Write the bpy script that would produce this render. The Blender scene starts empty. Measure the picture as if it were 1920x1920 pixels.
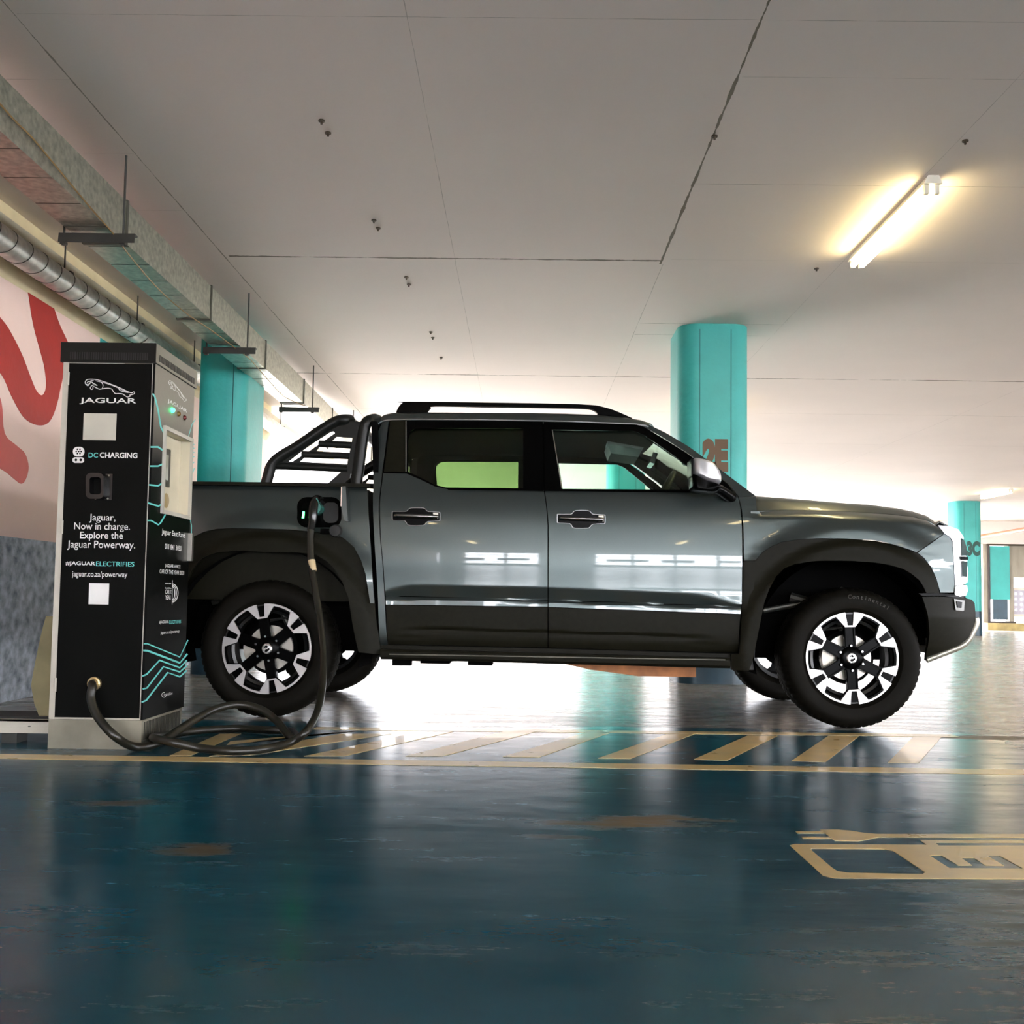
import bpy, bmesh, math, random
from mathutils import Vector, Matrix
from mathutils.geometry import tessellate_polygon
random.seed(7)
PI = math.pi
C = bpy.context.scene.collection
SC = bpy.context.scene
# ------------------------------------------------------------------ camera
F, CX, CY, H = 1900.0, 960.0, 1006.0, 0.69
YAW, PITCH, ROLL = -0.0105, 0.0610, 0.0145
fw = Vector((math.sin(YAW)*math.cos(PITCH), math.cos(YAW)*math.cos(PITCH), math.sin(PITCH)))
rt = Vector((math.cos(YAW), -math.sin(YAW), 0)); up = rt.cross(fw)
rt, up = rt*math.cos(ROLL)+up*math.sin(ROLL), -rt*math.sin(ROLL)+up*math.cos(ROLL)
cam = bpy.data.cameras.new('camera'); camo = bpy.data.objects.new('camera', cam); C.objects.link(camo)
m3 = Matrix((rt, up, -fw)).transposed()
camo.matrix_world = Matrix.Translation((0, 0, H)) @ m3.to_4x4()
cam.sensor_width = 36; cam.lens = 36*F/1920; cam.shift_y = (CY-960)/1920; cam.clip_start = 0.05; cam.clip_end = 400
SC.camera = camo
# ------------------------------------------------------------------ world, sun, exposure
vs = SC.view_settings; vs.view_transform = 'Standard'; vs.look = 'None'; vs.gamma = 1; vs.use_curve_mapping = False
vs.exposure = 2.5
w = bpy.data.worlds.new('daylight'); SC.world = w; w.use_nodes = True
bg = w.node_tree.nodes['Background']; bg.inputs[0].default_value = (0.93, 0.94, 1.0, 1)
_n = w.node_tree.nodes; _l = w.node_tree.links; _tc = _n.new('ShaderNodeTexCoord'); _sx = _n.new('ShaderNodeSeparateXYZ'); _l.new(_tc.outputs['Generated'], _sx.inputs[0])
_mr = _n.new('ShaderNodeMapRange'); _mr.inputs[1].default_value = -.6; _mr.inputs[2].default_value = .8; _mr.inputs[3].default_value = 8.6; _mr.inputs[4].default_value = 1.3
_l.new(_sx.outputs[1], _mr.inputs[0]); _l.new(_mr.outputs[0], bg.inputs[1])
sun = bpy.data.lights.new('sun', 'SUN'); sun.energy = 3.0; sun.angle = math.radians(0.6); sun.color = (1, .93, .82)
suno = bpy.data.objects.new('sun', sun); C.objects.link(suno)
suno.rotation_euler = Vector((-0.55, 1.0, 1.25)).to_track_quat('Z', 'Y').to_euler(); suno.location = (-8, 40, 20)

def ray(px, py):
    return (fw + rt*((px-CX)/F) + up*((CY-py)/F))
EYE = Vector((0, 0, H))
def onplane(px, py, axis, val):
    """the point of the world plane (axis = val) seen at a photo pixel"""
    r = ray(px, py); k = (val-EYE[axis])/r[axis]; return EYE + r*k
def GY(px, py, Y): return onplane(px, py, 1, Y)
def GX(px, py, X): return onplane(px, py, 0, X)
def GZ(px, py, Z): return onplane(px, py, 2, Z)

# ------------------------------------------------------------------ materials
MAT = {}
def mat(name, col, rough=.5, metal=0., vary=.08, scale=6., bump=0., bscale=None, coat=0., rvar=0., stretch=None, emit=None, estr=0., alpha=None, trans=0., spec=None, ior=None, col2=None):
    if name in MAT: return MAT[name]
    m = bpy.data.materials.new(name); m.use_nodes = True; MAT[name] = m
    nt = m.node_tree; N = nt.nodes; L = nt.links; b = N['Principled BSDF']
    tc = N.new('ShaderNodeTexCoord'); mp = N.new('ShaderNodeMapping'); L.new(tc.outputs['Object'], mp.inputs[0])
    if stretch: mp.inputs['Scale'].default_value = stretch
    nz = N.new('ShaderNodeTexNoise'); nz.inputs['Scale'].default_value = scale; nz.inputs['Detail'].default_value = 5
    L.new(mp.outputs[0], nz.inputs['Vector'])
    cr = N.new('ShaderNodeValToRGB'); e = cr.color_ramp.elements
    c2 = col2 or tuple(min(1, c*(1+vary)) for c in col); c1 = col if col2 else tuple(c*(1-vary) for c in col)
    e[0].position = .3; e[1].position = .7; e[0].color = (*c1, 1); e[1].color = (*c2, 1)
    L.new(nz.outputs[0], cr.inputs[0]); L.new(cr.outputs[0], b.inputs['Base Color'])
    b.inputs['Roughness'].default_value = rough; b.inputs['Metallic'].default_value = metal
    if rvar:
        mr = N.new('ShaderNodeMapRange'); mr.inputs[3].default_value = rough-rvar; mr.inputs[4].default_value = rough+rvar
        L.new(nz.outputs[0], mr.inputs[0]); L.new(mr.outputs[0], b.inputs['Roughness'])
    if bump:
        n2 = N.new('ShaderNodeTexNoise'); n2.inputs['Scale'].default_value = bscale or scale*4; n2.inputs['Detail'].default_value = 6
        L.new(mp.outputs[0], n2.inputs['Vector'])
        bp = N.new('ShaderNodeBump'); bp.inputs['Strength'].default_value = bump; bp.inputs['Distance'].default_value = .02
        L.new(n2.outputs[0], bp.inputs['Height']); L.new(bp.outputs[0], b.inputs['Normal'])
    if coat: b.inputs['Coat Weight'].default_value = coat; b.inputs['Coat Roughness'].default_value = .03
    if emit: b.inputs['Emission Color'].default_value = (*emit, 1); b.inputs['Emission Strength'].default_value = estr
    if trans: b.inputs['Transmission Weight'].default_value = trans
    if spec is not None: b.inputs['Specular IOR Level'].default_value = spec
    if ior: b.inputs['IOR'].default_value = ior
    return m
def glassmat(name, tint, refl=.06):
    m = bpy.data.materials.new(name); m.use_nodes = True; MAT[name] = m
    nt = m.node_tree; N = nt.nodes; L = nt.links
    for n in list(N):
        if n.type != 'OUTPUT_MATERIAL': N.remove(n)
    out = [n for n in N if n.type == 'OUTPUT_MATERIAL'][0]
    t = N.new('ShaderNodeBsdfTransparent'); nz = N.new('ShaderNodeTexNoise'); nz.inputs['Scale'].default_value = 3
    mx = N.new('ShaderNodeMix'); mx.data_type = 'RGBA'; mx.inputs[6].default_value = (*tint, 1); mx.inputs[7].default_value = (*[c*.97 for c in tint], 1)
    L.new(nz.outputs[0], mx.inputs[0]); L.new(mx.outputs[2], t.inputs[0])
    g = N.new('ShaderNodeBsdfGlossy'); g.inputs['Roughness'].default_value = .02; g.inputs[0].default_value = (1, 1, 1, 1)
    fr = N.new('ShaderNodeFresnel'); fr.inputs[0].default_value = 1.4
    ms = N.new('ShaderNodeMixShader'); L.new(fr.outputs[0], ms.inputs[0]); L.new(t.outputs[0], ms.inputs[1]); L.new(g.outputs[0], ms.inputs[2]); L.new(ms.outputs[0], out.inputs[0])
    return m

# line-art joints on big surfaces: list of (axis, position, half width, lo, hi) in object metres; tone of the joint
def surface(name, col, rough, lines=(), jcol=(.05, .045, .04), vary=.1, scale=.5, bump=.1, bscale=8, rvar=.05, streak=None, patches=(), coat=0, spec=.5, spots=None):
    m = mat(name, col, rough, 0, vary, scale, bump, bscale, coat, rvar, streak, spec=spec)
    nt = m.node_tree; N = nt.nodes; L = nt.links; b = N['Principled BSDF']
    tc = N.new('ShaderNodeTexCoord'); sx = N.new('ShaderNodeSeparateXYZ'); L.new(tc.outputs['Object'], sx.inputs[0])
    def M(op, a, bb=None, cc=None):
        n = N.new('ShaderNodeMath'); n.operation = op
        for i, v in enumerate((a, bb, cc)):
            if v is None: continue
            if isinstance(v, (int, float)): n.inputs[i].default_value = v
            else: L.new(v, n.inputs[i])
        return n.outputs[0]
    src = b.inputs['Base Color'].links[0].from_socket
    if lines:
        nz = N.new('ShaderNodeTexNoise'); nz.inputs['Scale'].default_value = 3.5; nz.inputs['Detail'].default_value = 8; nz.inputs['Roughness'].default_value = .7; L.new(tc.outputs['Object'], nz.inputs['Vector'])
        nw = N.new('ShaderNodeTexNoise'); nw.inputs['Scale'].default_value = 9; L.new(tc.outputs['Object'], nw.inputs['Vector'])
        wob = M('MULTIPLY', M('SUBTRACT', nw.outputs[0], .5), .007)
        tot = None
        for ln in lines:
            ax, p, hw, lo, hi = ln[:5]; strength = ln[5] if len(ln) > 5 else 1
            a = sx.outputs[ax]; o = sx.outputs[1-ax]
            d = M('ABSOLUTE', M('SUBTRACT', M('ADD', a, wob), p))
            k = M('LESS_THAN', d, M('MULTIPLY', M('MAXIMUM', M('SUBTRACT', nz.outputs[0], .34), 0.), hw*5))
            k = M('MULTIPLY', k, M('MULTIPLY', M('GREATER_THAN', o, lo), M('LESS_THAN', o, hi)))
            k = M('MULTIPLY', k, strength)
            tot = k if tot is None else M('MAXIMUM', tot, k)
        mx = N.new('ShaderNodeMix'); mx.data_type = 'RGBA'; L.new(tot, mx.inputs[0]); L.new(src, mx.inputs[6]); mx.inputs[7].default_value = (*jcol, 1)
        src = mx.outputs[2]
    for (cx_, cy_, rx, ry, pc, st) in patches:        # irregular stains / paint fields
        nz = N.new('ShaderNodeTexNoise'); nz.inputs['Scale'].default_value = 4; nz.inputs['Detail'].default_value = 9; nz.inputs['Roughness'].default_value = .65; L.new(tc.outputs['Object'], nz.inputs['Vector'])
        dx = M('DIVIDE', M('SUBTRACT', sx.outputs[0], cx_), rx); dy = M('DIVIDE', M('SUBTRACT', sx.outputs[1], cy_), ry)
        d = M('SQRT', M('ADD', M('MULTIPLY', dx, dx), M('MULTIPLY', dy, dy)))
        v = M('SUBTRACT', M('ADD', 1.0, M('MULTIPLY', M('SUBTRACT', nz.outputs[0], .55), 6.0)), d)
        v = M('MULTIPLY', M('MINIMUM', M('MAXIMUM', M('MULTIPLY', v, 2.), 0.), 1.), st)
        mx = N.new('ShaderNodeMix'); mx.data_type = 'RGBA'; L.new(v, mx.inputs[0]); L.new(src, mx.inputs[6]); mx.inputs[7].default_value = (*pc, 1)
        src = mx.outputs[2]
    L.new(src, b.inputs['Base Color'])
    return m, src, sx, M, tc

# ------------------------------------------------------------------ mesh helpers
def finish(name, bm, material, parent=None, smooth=None, recalc=True):
    if recalc: bmesh.ops.recalc_face_normals(bm, faces=bm.faces[:])
    me = bpy.data.meshes.new(name); bm.to_mesh(me); bm.free()
    mats = material if isinstance(material, (list, tuple)) else [material]
    for m_ in mats: me.materials.append(m_)
    if smooth is not None:
        for p in me.polygons: p.use_smooth = True
        me.set_sharp_from_angle(angle=math.radians(smooth))
    o = bpy.data.objects.new(name, me); C.objects.link(o)
    if parent: o.parent = parent
    return o
def tag(o, label=None, cat=None, group=None, kind=None):
    if label: o['label'] = label
    if cat: o['category'] = cat
    if group: o['group'] = group
    if kind: o['kind'] = kind
    return o
def empty(name, loc, rz=0., label=None, cat=None, group=None):
    o = bpy.data.objects.new(name, None); C.objects.link(o); o.location = loc; o.rotation_euler = (0, 0, rz); o.empty_display_size = .1
    return tag(o, label, cat, group)
def copy_tree(o, parent=None):
    c = o.copy(); C.objects.link(c)
    if parent: c.parent = parent
    for ch in [x for x in C.objects if x.parent == o]: copy_tree(ch, c)
    return c
class MB:
    def __init__(s): s.bm = bmesh.new(); s.mi = 0
    def face(s, vs):
        try:
            f = s.bm.faces.new(vs); f.material_index = s.mi; return f
        except ValueError: return None
    def box(s, x0, x1, y0, y1, z0, z1):
        v = [s.bm.verts.new((x, y, z)) for x in (x0, x1) for y in (y0, y1) for z in (z0, z1)]
        for q in ((0,1,3,2),(4,6,7,5),(0,4,5,1),(2,3,7,6),(0,2,6,4),(1,5,7,3)): s.face([v[i] for i in q])
        return s
    def cbox(s, c, d, M_=None):
        b = [Vector((sx*d[0]/2, sy*d[1]/2, sz*d[2]/2)) for sx in (-1,1) for sy in (-1,1) for sz in (-1,1)]
        v = [s.bm.verts.new(Vector(c)+(M_ @ p if M_ else p)) for p in b]
        for q in ((0,1,3,2),(4,6,7,5),(0,4,5,1),(2,3,7,6),(0,2,6,4),(1,5,7,3)): s.face([v[i] for i in q])
        return s
    def tube(s, pts, r, n=12, cap=True, closed=False):
        pts = [Vector(p) for p in pts]; k = len(pts); rs = r if isinstance(r, (list, tuple)) else [r]*k
        ref = None; rings = []
        for i, p in enumerate(pts):
            t = (pts[min(i+1, k-1)]-pts[max(i-1, 0)]).normalized()
            if ref is None: ref = t.orthogonal().normalized()
            ref = (ref - t*ref.dot(t)).normalized(); bn = t.cross(ref)
            rings.append([s.bm.verts.new(p+(ref*math.cos(a)+bn*math.sin(a))*rs[i]) for a in [2*PI*j/n for j in range(n)]])
        for i in range(k-1):
            for j in range(n): s.face([rings[i][j], rings[i][(j+1)%n], rings[i+1][(j+1)%n], rings[i+1][j]])
        if cap: s.face(rings[0][::-1]); s.face(rings[-1])
        return s
    def prism(s, poly, axis, a, b, holes=()):
        """2D polygon(s) extruded along an axis; poly coords are the other two axes in order"""
        def P(u, v, w_): return (w_, u, v) if axis == 0 else ((u, w_, v) if axis == 1 else (u, v, w_))
        loops = [list(poly)]+[list(h) for h in holes]
        A = [[s.bm.verts.new(P(u, v, a)) for u, v in l] for l in loops]; B = [[s.bm.verts.new(P(u, v, b)) for u, v in l] for l in loops]
        fa = [v for l in A for v in l]; fb = [v for l in B for v in l]
        if holes:
            for t in tessellate_polygon([[Vector((u, v, 0)) for u, v in l] for l in loops]):
                s.face([fa[i] for i in t]); s.face([fb[i] for i in t][::-1])
        else: s.face(A[0]); s.face(B[0][::-1])
        for la, lb in zip(A, B):
            n = len(la)
            for i in range(n): s.face([la[i], la[(i+1)%n], lb[(i+1)%n], lb[i]])
        return s
    def lathe(s, prof, c, axis=1, n=64):
        """prof: (r, t) along the axis"""
        c = Vector(c); rings = []
        for r, t in prof:
            rg = []
            for j in range(n):
                a = 2*PI*j/n; u, v = r*math.cos(a), r*math.sin(a)
                p = (t, u, v) if axis == 0 else ((u, t, v) if axis == 1 else (u, v, t))
                rg.append(s.bm.verts.new(c+Vector(p)))
            rings.append(rg)
        for i in range(len(rings)-1):
            for j in range(n): s.face([rings[i][j], rings[i][(j+1)%n], rings[i+1][(j+1)%n], rings[i+1][j]])
        return s
    def capends(s):
        es = [e for e in s.bm.edges if e.is_boundary]; bmesh.ops.holes_fill(s.bm, edges=es); return s
    def grid(s, rows):
        vs_ = [[s.bm.verts.new(p) for p in r] for r in rows]
        for i in range(len(rows)-1):
            for j in range(len(rows[0])-1): s.face([vs_[i][j], vs_[i][j+1], vs_[i+1][j+1], vs_[i+1][j]])
        return s
    def bevel(s, w_, seg=2, angle=30):
        es = [e for e in s.bm.edges if len(e.link_faces) == 2 and e.calc_face_angle(0) > math.radians(angle)]
        bmesh.ops.bevel(s.bm, geom=es, offset=w_, segments=seg, affect='EDGES', profile=.5); return s
    def build(s, name, m, parent=None, smooth=35): return finish(name, s.bm, m, parent, smooth)

def smoothpath(pts, n=8):
    pts = [Vector(p) for p in pts]; out = []
    for i in range(len(pts)-1):
        p0 = pts[max(i-1, 0)]; p1 = pts[i]; p2 = pts[i+1]; p3 = pts[min(i+2, len(pts)-1)]
        for k in range(n):
            t = k/n
            out.append(.5*((2*p1)+(p2-p0)*t+(2*p0-5*p1+4*p2-p3)*t*t+(3*p1-p0-3*p2+p3)*t**3))
    out.append(pts[-1]); return out
def sm2(pts, n=5, closed=True):
    k = len(pts); out = []
    for i in range(k if closed else k-1):
        p = [pts[(i+d) % k] if closed else pts[min(max(i+d, 0), k-1)] for d in (-1, 0, 1, 2)]
        for j in range(n):
            t = j/n; out.append(tuple(.5*((2*p[1][a])+(p[2][a]-p[0][a])*t+(2*p[0][a]-5*p[1][a]+4*p[2][a]-p[3][a])*t*t+(3*p[1][a]-p[0][a]-3*p[2][a]+p[3][a])*t**3) for a in (0, 1)))
    if not closed: out.append(tuple(pts[-1]))
    return out
def lerp1(tab, x):
    if x <= tab[0][0]: return tab[0][1]
    for (a, b), (c, d) in zip(tab, tab[1:]):
        if x <= c: return b+(d-b)*(x-a)/(c-a)
    return tab[-1][1]
def text(name, s, size, Mx, m, parent=None, sx=1., bold=0., ext=.0006, align='CENTER', spacing=1., shear=0.):
    cu = bpy.data.curves.new(name, 'FONT'); cu.body = s; cu.size = size; cu.align_x = align; cu.align_y = 'CENTER'; cu.extrude = ext; cu.offset = bold; cu.space_character = spacing; cu.shear = shear; cu.resolution_u = 4
    t = bpy.data.objects.new('t', cu); C.objects.link(t); dg = bpy.context.evaluated_depsgraph_get()
    me = bpy.data.meshes.new_from_object(t.evaluated_get(dg)); bpy.data.objects.remove(t); bpy.data.curves.remove(cu)
    me.transform(Mx @ Matrix.Diagonal((sx, 1, 1, 1))); me.name = name; me.materials.clear(); me.materials.append(m)
    o = bpy.data.objects.new(name, me); C.objects.link(o)
    if parent: o.parent = parent
    return o
def struct(o): o['kind'] = 'structure'; return o
# ------------------------------------------------------------------ structure
ZC = 3.05; XW = -3.23; YE = 28.5; YB = -15.0; XR = 22.0
CEIL = (.84, .755, .70)
cl = [(0, -2.114, .004, -16, 30, .7), (0, -.5, .0016, -16, 30, .45), (0, .94, .008, -16, 7.0, .95), (0, .96, .002, 7.0, 30, .5), (0, 2.19, .0015, -16, 30, .4), (0, 5.4, .002, -16, 30, .4), (0, 9.6, .002, -16, 30, .4),
      (1, 3.99, .002, -2.1, 3, .5), (1, 5.62, .002, .94, 9, .7), (1, 6.93, .013, -2.08, .94, .95), (1, 10.62, .013, -3, 22, .9), (1, 8.53, .003, .97, 2.2, .8), (1, 8.9, .003, .97, 2.2, .8), (1, 4.44, .0015, .96, 3, .5),
      (1, 12.6, .004, -3, 22, .6), (1, 15.0, .003, -3, 22, .5), (1, 18.5, .003, -3, 22, .5), (1, 6.9, .001, 1.0, 9, .6), (1, 4.52, .0012, -3, -2.12, .6), (1, 5.3, .0012, -3, -2.12, .6), (1, 6.1, .0012, -3, -2.12, .6), (1, 7.5, .0012, -3, -2.12, .6), (1, 9.2, .0015, -3, -2.12, .6)]
m_ceil, src, sx, M, tc = surface('painted_concrete_ceiling', CEIL, .75, cl, (.16, .135, .09), .05, .45, .12, 5, .05)
m_wallp = mat('painted_wall', (.88, .66, .58), .8, vary=.04, scale=2, bump=.15, bscale=12)
m_cream = mat('cream_wall', (.72, .66, .58), .75, vary=.05, scale=2, bump=.1, bscale=14)
m_conc = mat('raw_concrete', (.34, .31, .25), .85, vary=.25, scale=3, bump=.3, bscale=20, stretch=(1, 1, .3))
m_dado = mat('rough_grey_plaster', (.16, .20, .24), .8, scale=13, bump=1., bscale=26, col2=(.62, .68, .75))
m_teal = mat('teal_paint', (.04, .40, .37), .45, vary=.1, scale=3, bump=.12, bscale=25)
m_navy = mat('dark_base_paint', (.012, .045, .07), .4, vary=.2, scale=5)

struct(MB().box(XW-.3, XR+.3, YB-.3, YE+.3, ZC, ZC+.35).build('ceiling', m_ceil))
# floor: painted bay blue near the camera, pale worn concrete beyond
fl = [(0, 2.6, .004, 4.4, 30, .5), (1, 6.4, .004, -3, 9, .5), (1, 8.6, .004, -3, 12, .4), (1, 12., .004, -3, 20, .4), (1, 5.72, .006, .3, 1.3, .9), (1, 7.3, .003, 2, 12, .5), (1, 16., .005, -3, 22, .5)]
pt = [(-.84, 2.77, .12, .10, (.12, .07, .02), .7), (.42, 3.2, .28, .10, (.20, .12, .04), .8), (-1.36, 3.35, .25, .06, (.15, .09, .03), .7), (1.25, 1.85, .55, .75, (.10, .095, .075), .6), (2.45, 5.35, .32, .12, (.22, .17, .08), .7), (.1, 3.0, .12, .03, (.10, .07, .03), .5)]  # widest entry paints the lamp's warm glow into the floor; the others are stains
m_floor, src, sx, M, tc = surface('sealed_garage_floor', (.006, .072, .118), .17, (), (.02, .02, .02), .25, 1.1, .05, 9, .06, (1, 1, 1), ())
nt = m_floor.node_tree; N = nt.nodes; L = nt.links; b = N['Principled BSDF']
nz = N.new('ShaderNodeTexNoise'); nz.inputs['Scale'].default_value = 1.3; nz.inputs['Detail'].default_value = 9; nz.inputs['Roughness'].default_value = .65; L.new(tc.outputs['Object'], nz.inputs['Vector'])
wob = M('MULTIPLY', M('SUBTRACT', nz.outputs[0], .5), .10)
yy = M('ADD', sx.outputs[1], wob)
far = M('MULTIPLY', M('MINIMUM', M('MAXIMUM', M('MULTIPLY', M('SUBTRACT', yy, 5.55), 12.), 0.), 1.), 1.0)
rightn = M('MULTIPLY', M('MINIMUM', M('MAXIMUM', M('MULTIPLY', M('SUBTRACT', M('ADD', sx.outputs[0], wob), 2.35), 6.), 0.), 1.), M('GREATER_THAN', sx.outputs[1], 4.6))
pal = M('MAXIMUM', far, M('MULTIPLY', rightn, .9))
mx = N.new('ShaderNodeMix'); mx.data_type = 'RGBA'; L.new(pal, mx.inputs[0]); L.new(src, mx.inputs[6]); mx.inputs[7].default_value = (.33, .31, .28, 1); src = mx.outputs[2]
# fine worn speckle + streaks along X
nz2 = N.new('ShaderNodeTexNoise'); nz2.inputs['Scale'].default_value = 2.2; nz2.inputs['Detail'].default_value = 12; nz2.inputs['Roughness'].default_value = .75
mp2 = N.new('ShaderNodeMapping'); mp2.inputs['Scale'].default_value = (.8, 3.5, 1); L.new(tc.outputs['Object'], mp2.inputs[0]); L.new(mp2.outputs[0], nz2.inputs['Vector'])
wear = M('MULTIPLY', M('MINIMUM', M('MAXIMUM', M('MULTIPLY', M('SUBTRACT', nz2.outputs[0], .58), 6.), 0.), .45), M('ADD', .02, pal))
mx = N.new('ShaderNodeMix'); mx.data_type = 'RGBA'; L.new(wear, mx.inputs[0]); L.new(src, mx.inputs[6]); mx.inputs[7].default_value = (.08, .09, .08, 1); src = mx.outputs[2]
stain_glow = None
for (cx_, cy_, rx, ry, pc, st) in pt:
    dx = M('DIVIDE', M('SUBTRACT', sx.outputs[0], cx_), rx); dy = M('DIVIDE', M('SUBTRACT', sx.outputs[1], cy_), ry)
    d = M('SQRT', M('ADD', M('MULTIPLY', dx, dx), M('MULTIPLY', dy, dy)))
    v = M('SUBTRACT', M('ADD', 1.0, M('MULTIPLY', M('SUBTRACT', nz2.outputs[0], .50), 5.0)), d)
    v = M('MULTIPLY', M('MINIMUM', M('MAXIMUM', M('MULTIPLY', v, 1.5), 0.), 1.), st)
    stain_glow = v if stain_glow is None else M('MAXIMUM', stain_glow, v)
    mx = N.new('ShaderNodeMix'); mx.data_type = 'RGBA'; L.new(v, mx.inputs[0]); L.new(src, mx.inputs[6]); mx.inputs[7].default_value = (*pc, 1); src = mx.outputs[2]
for ax, p, hw, lo, hi, st in fl:
    d = M('ABSOLUTE', M('SUBTRACT', M('ADD', sx.outputs[ax], M('MULTIPLY', wob, .4)), p)); k = M('LESS_THAN', d, M('MULTIPLY', M('POWER', nz2.outputs[0], 2.), hw*4))
    k = M('MULTIPLY', M('MULTIPLY', k, M('MULTIPLY', M('GREATER_THAN', sx.outputs[1-ax], lo), M('LESS_THAN', sx.outputs[1-ax], hi))), st)
    mx = N.new('ShaderNodeMix'); mx.data_type = 'RGBA'; L.new(k, mx.inputs[0]); L.new(src, mx.inputs[6]); mx.inputs[7].default_value = (.05, .045, .035, 1); src = mx.outputs[2]
# small chips
vo = N.new('ShaderNodeTexVoronoi'); vo.inputs['Scale'].default_value = 3.2; L.new(tc.outputs['Object'], vo.inputs['Vector'])
chip = M('MULTIPLY', M('LESS_THAN', M('ADD', vo.outputs['Distance'], M('MULTIPLY', nz2.outputs[0], .03)), .019), M('GREATER_THAN', nz.outputs[0], .5))
mx = N.new('ShaderNodeMix'); mx.data_type = 'RGBA'; L.new(chip, mx.inputs[0]); L.new(src, mx.inputs[6]); mx.inputs[7].default_value = (.45, .42, .36, 1); src = mx.outputs[2]
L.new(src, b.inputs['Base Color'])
mr = N.new('ShaderNodeMapRange'); mr.inputs[1].default_value = .3; mr.inputs[2].default_value = .75; mr.inputs[3].default_value = .13; mr.inputs[4].default_value = .34
L.new(nz2.outputs[0], mr.inputs[0]); L.new(M('ADD', mr.outputs[0], M('ADD', M('MULTIPLY', pal, .05), M('MULTIPLY', stain_glow, .3))), b.inputs['Roughness'])
bp = N.new('ShaderNodeBump'); bp.inputs['Strength'].default_value = .09; bp.inputs['Distance'].default_value = .01
nb = N.new('ShaderNodeTexNoise'); nb.inputs['Scale'].default_value = 7; nb.inputs['Detail'].default_value = 4; L.new(tc.outputs['Object'], nb.inputs['Vector']); L.new(nb.outputs[0], bp.inputs['Height']); b.inputs['IOR'].default_value = 1.36; L.new(bp.outputs[0], b.inputs['Normal'])
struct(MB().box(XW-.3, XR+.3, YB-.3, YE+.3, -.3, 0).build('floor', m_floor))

# left wall up to the open stretch at 12.8 m; mural above a rough plaster dado
YL = 12.6
struct(MB().box(XW-.3, XW, YB, YL, 0, ZC).build('wall_left', m_wallp))
struct(MB().box(XW, XW+.012, YB, YL, 0, 1.03).build('trim_1', m_dado))
struct(MB().prism([(XW, 2.62), (XW+.05, 2.70), (XW+.05, ZC), (XW, ZC)], 1, YB, YL).build('trim_2', mat('cream_ledge', (.72, .62, .38), .7, vary=.06)))
struct(MB().box(XW, XW+.004, 7.56, 9.4, 1.03, 2.62).build('trim_3', m_teal))
struct(MB().box(XW-.1, XW+.13, 11.2, 11.45, 0, ZC).build('trim_5', mat('grey_green_paint', (.25, .32, .3), .6)))
struct(MB().box(XW-.3, XW, YL, YE, -.1, .35).build('wall_parapet', m_cream))
# end wall: open for most of its width, solid panels at the right
struct(MB().box(XW-.3, 10.5, YE, YE+.3, -.1, .12).build('trim_6', m_conc))
struct(MB().box(XW-.3, XR, YE, YE+.3, 2.4, ZC).box(12.9, 13.05, YE, YE+.3, 0, 2.4).box(13.62, XR, YE, YE+.25, 1.48, 2.4).box(13.62, 13.75, YE, YE+.25, .2, 1.48).box(13.05, XR, YE, YE+.3, 0, .2).box(16.5, XR, YE, YE+.25, .2, 1.48).build('wall_end', m_conc))
struct(MB().box(12.9, XR, YE-.25, YE-.01, 0, .2).build('trim_7', mat('ochre_kerb', (.42, .33, .14), .8, vary=.25, scale=5)))
struct(MB().box(XW-.3, XR, YE-.02, YE-.002, 2.41, ZC).build('trim_8', m_ceil))
struct(MB().box(13.0, XR, YE-.06, YE-.03, 2.36, 2.41).build('trim_9', mat('dark_rust', (.05, .035, .02), .8)))
# right wall, with an open strip to daylight
struct(MB().box(XR, XR+.3, YB, YE, 0, 1.1).box(XR, XR+.3, YB, YE, 2.3, ZC).box(XR, XR+.3, 14, YE, 1.1, 2.3).build('wall_right', m_cream))
# wall behind the camera, shop front strips with daylight behind (seen mirrored in the doors)
wb = MB().box(XW, XR, YB-.3, YB, 2.75, ZC).box(XW, XR, YB-.3, YB, 0, .4)
for x0, x1 in ((-3.2, -2.6), (-.6, .9), (4.8, 6.6), (10, 11), (15, 16)): wb.box(x0, x1, YB-.3, YB, .4, 2.75)
struct(wb.build('wall_back', m_cream))
wf = MB()
for x in [-2.6+i*1.1 for i in range(22)]: wf.box(x, x+.09, YB-.2, YB-.08, .4, 2.75)
wf.box(XW, XR, YB-.2, YB-.08, 1.05, 1.16)
struct(wf.build('window_1', m_cream))
SG = [((.7, .05, .04), 'red'), ((.8, .78, .72), 'white'), ((.55, .40, .10), 'yellow'), ((.05, .12, .4), 'blue'), ((.03, .4, .38), 'teal')]
sgb = empty('shop_sign_band', (0, YB+.06, 1.6), 0, 'coloured sign panels on the shop front seen mirrored in the pickup doors', 'sign')
for i in range(16):
    k = (i*3+i//4) % 5; MB().box(-3.1+i*1.42, -3.1+i*1.42+1.1-(i % 3)*.25, -.12, -.08, -.30+.1*(i % 2), .28).build('sign_panel', mat('sign_'+SG[k][1], SG[k][0], .5), sgb)
for z in (-.55, .55, .75): MB().box(XW+.1, XR-.1, -.1, -.05, z, z+.05).build('sign_rail', m_cream, sgb)
# ground outside
struct(MB().box(-70, 70, -60, 100, -.5, -.12).build('ground', mat('sunlit_paving', (.55, .53, .5), .9, vary=.1)))

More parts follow.
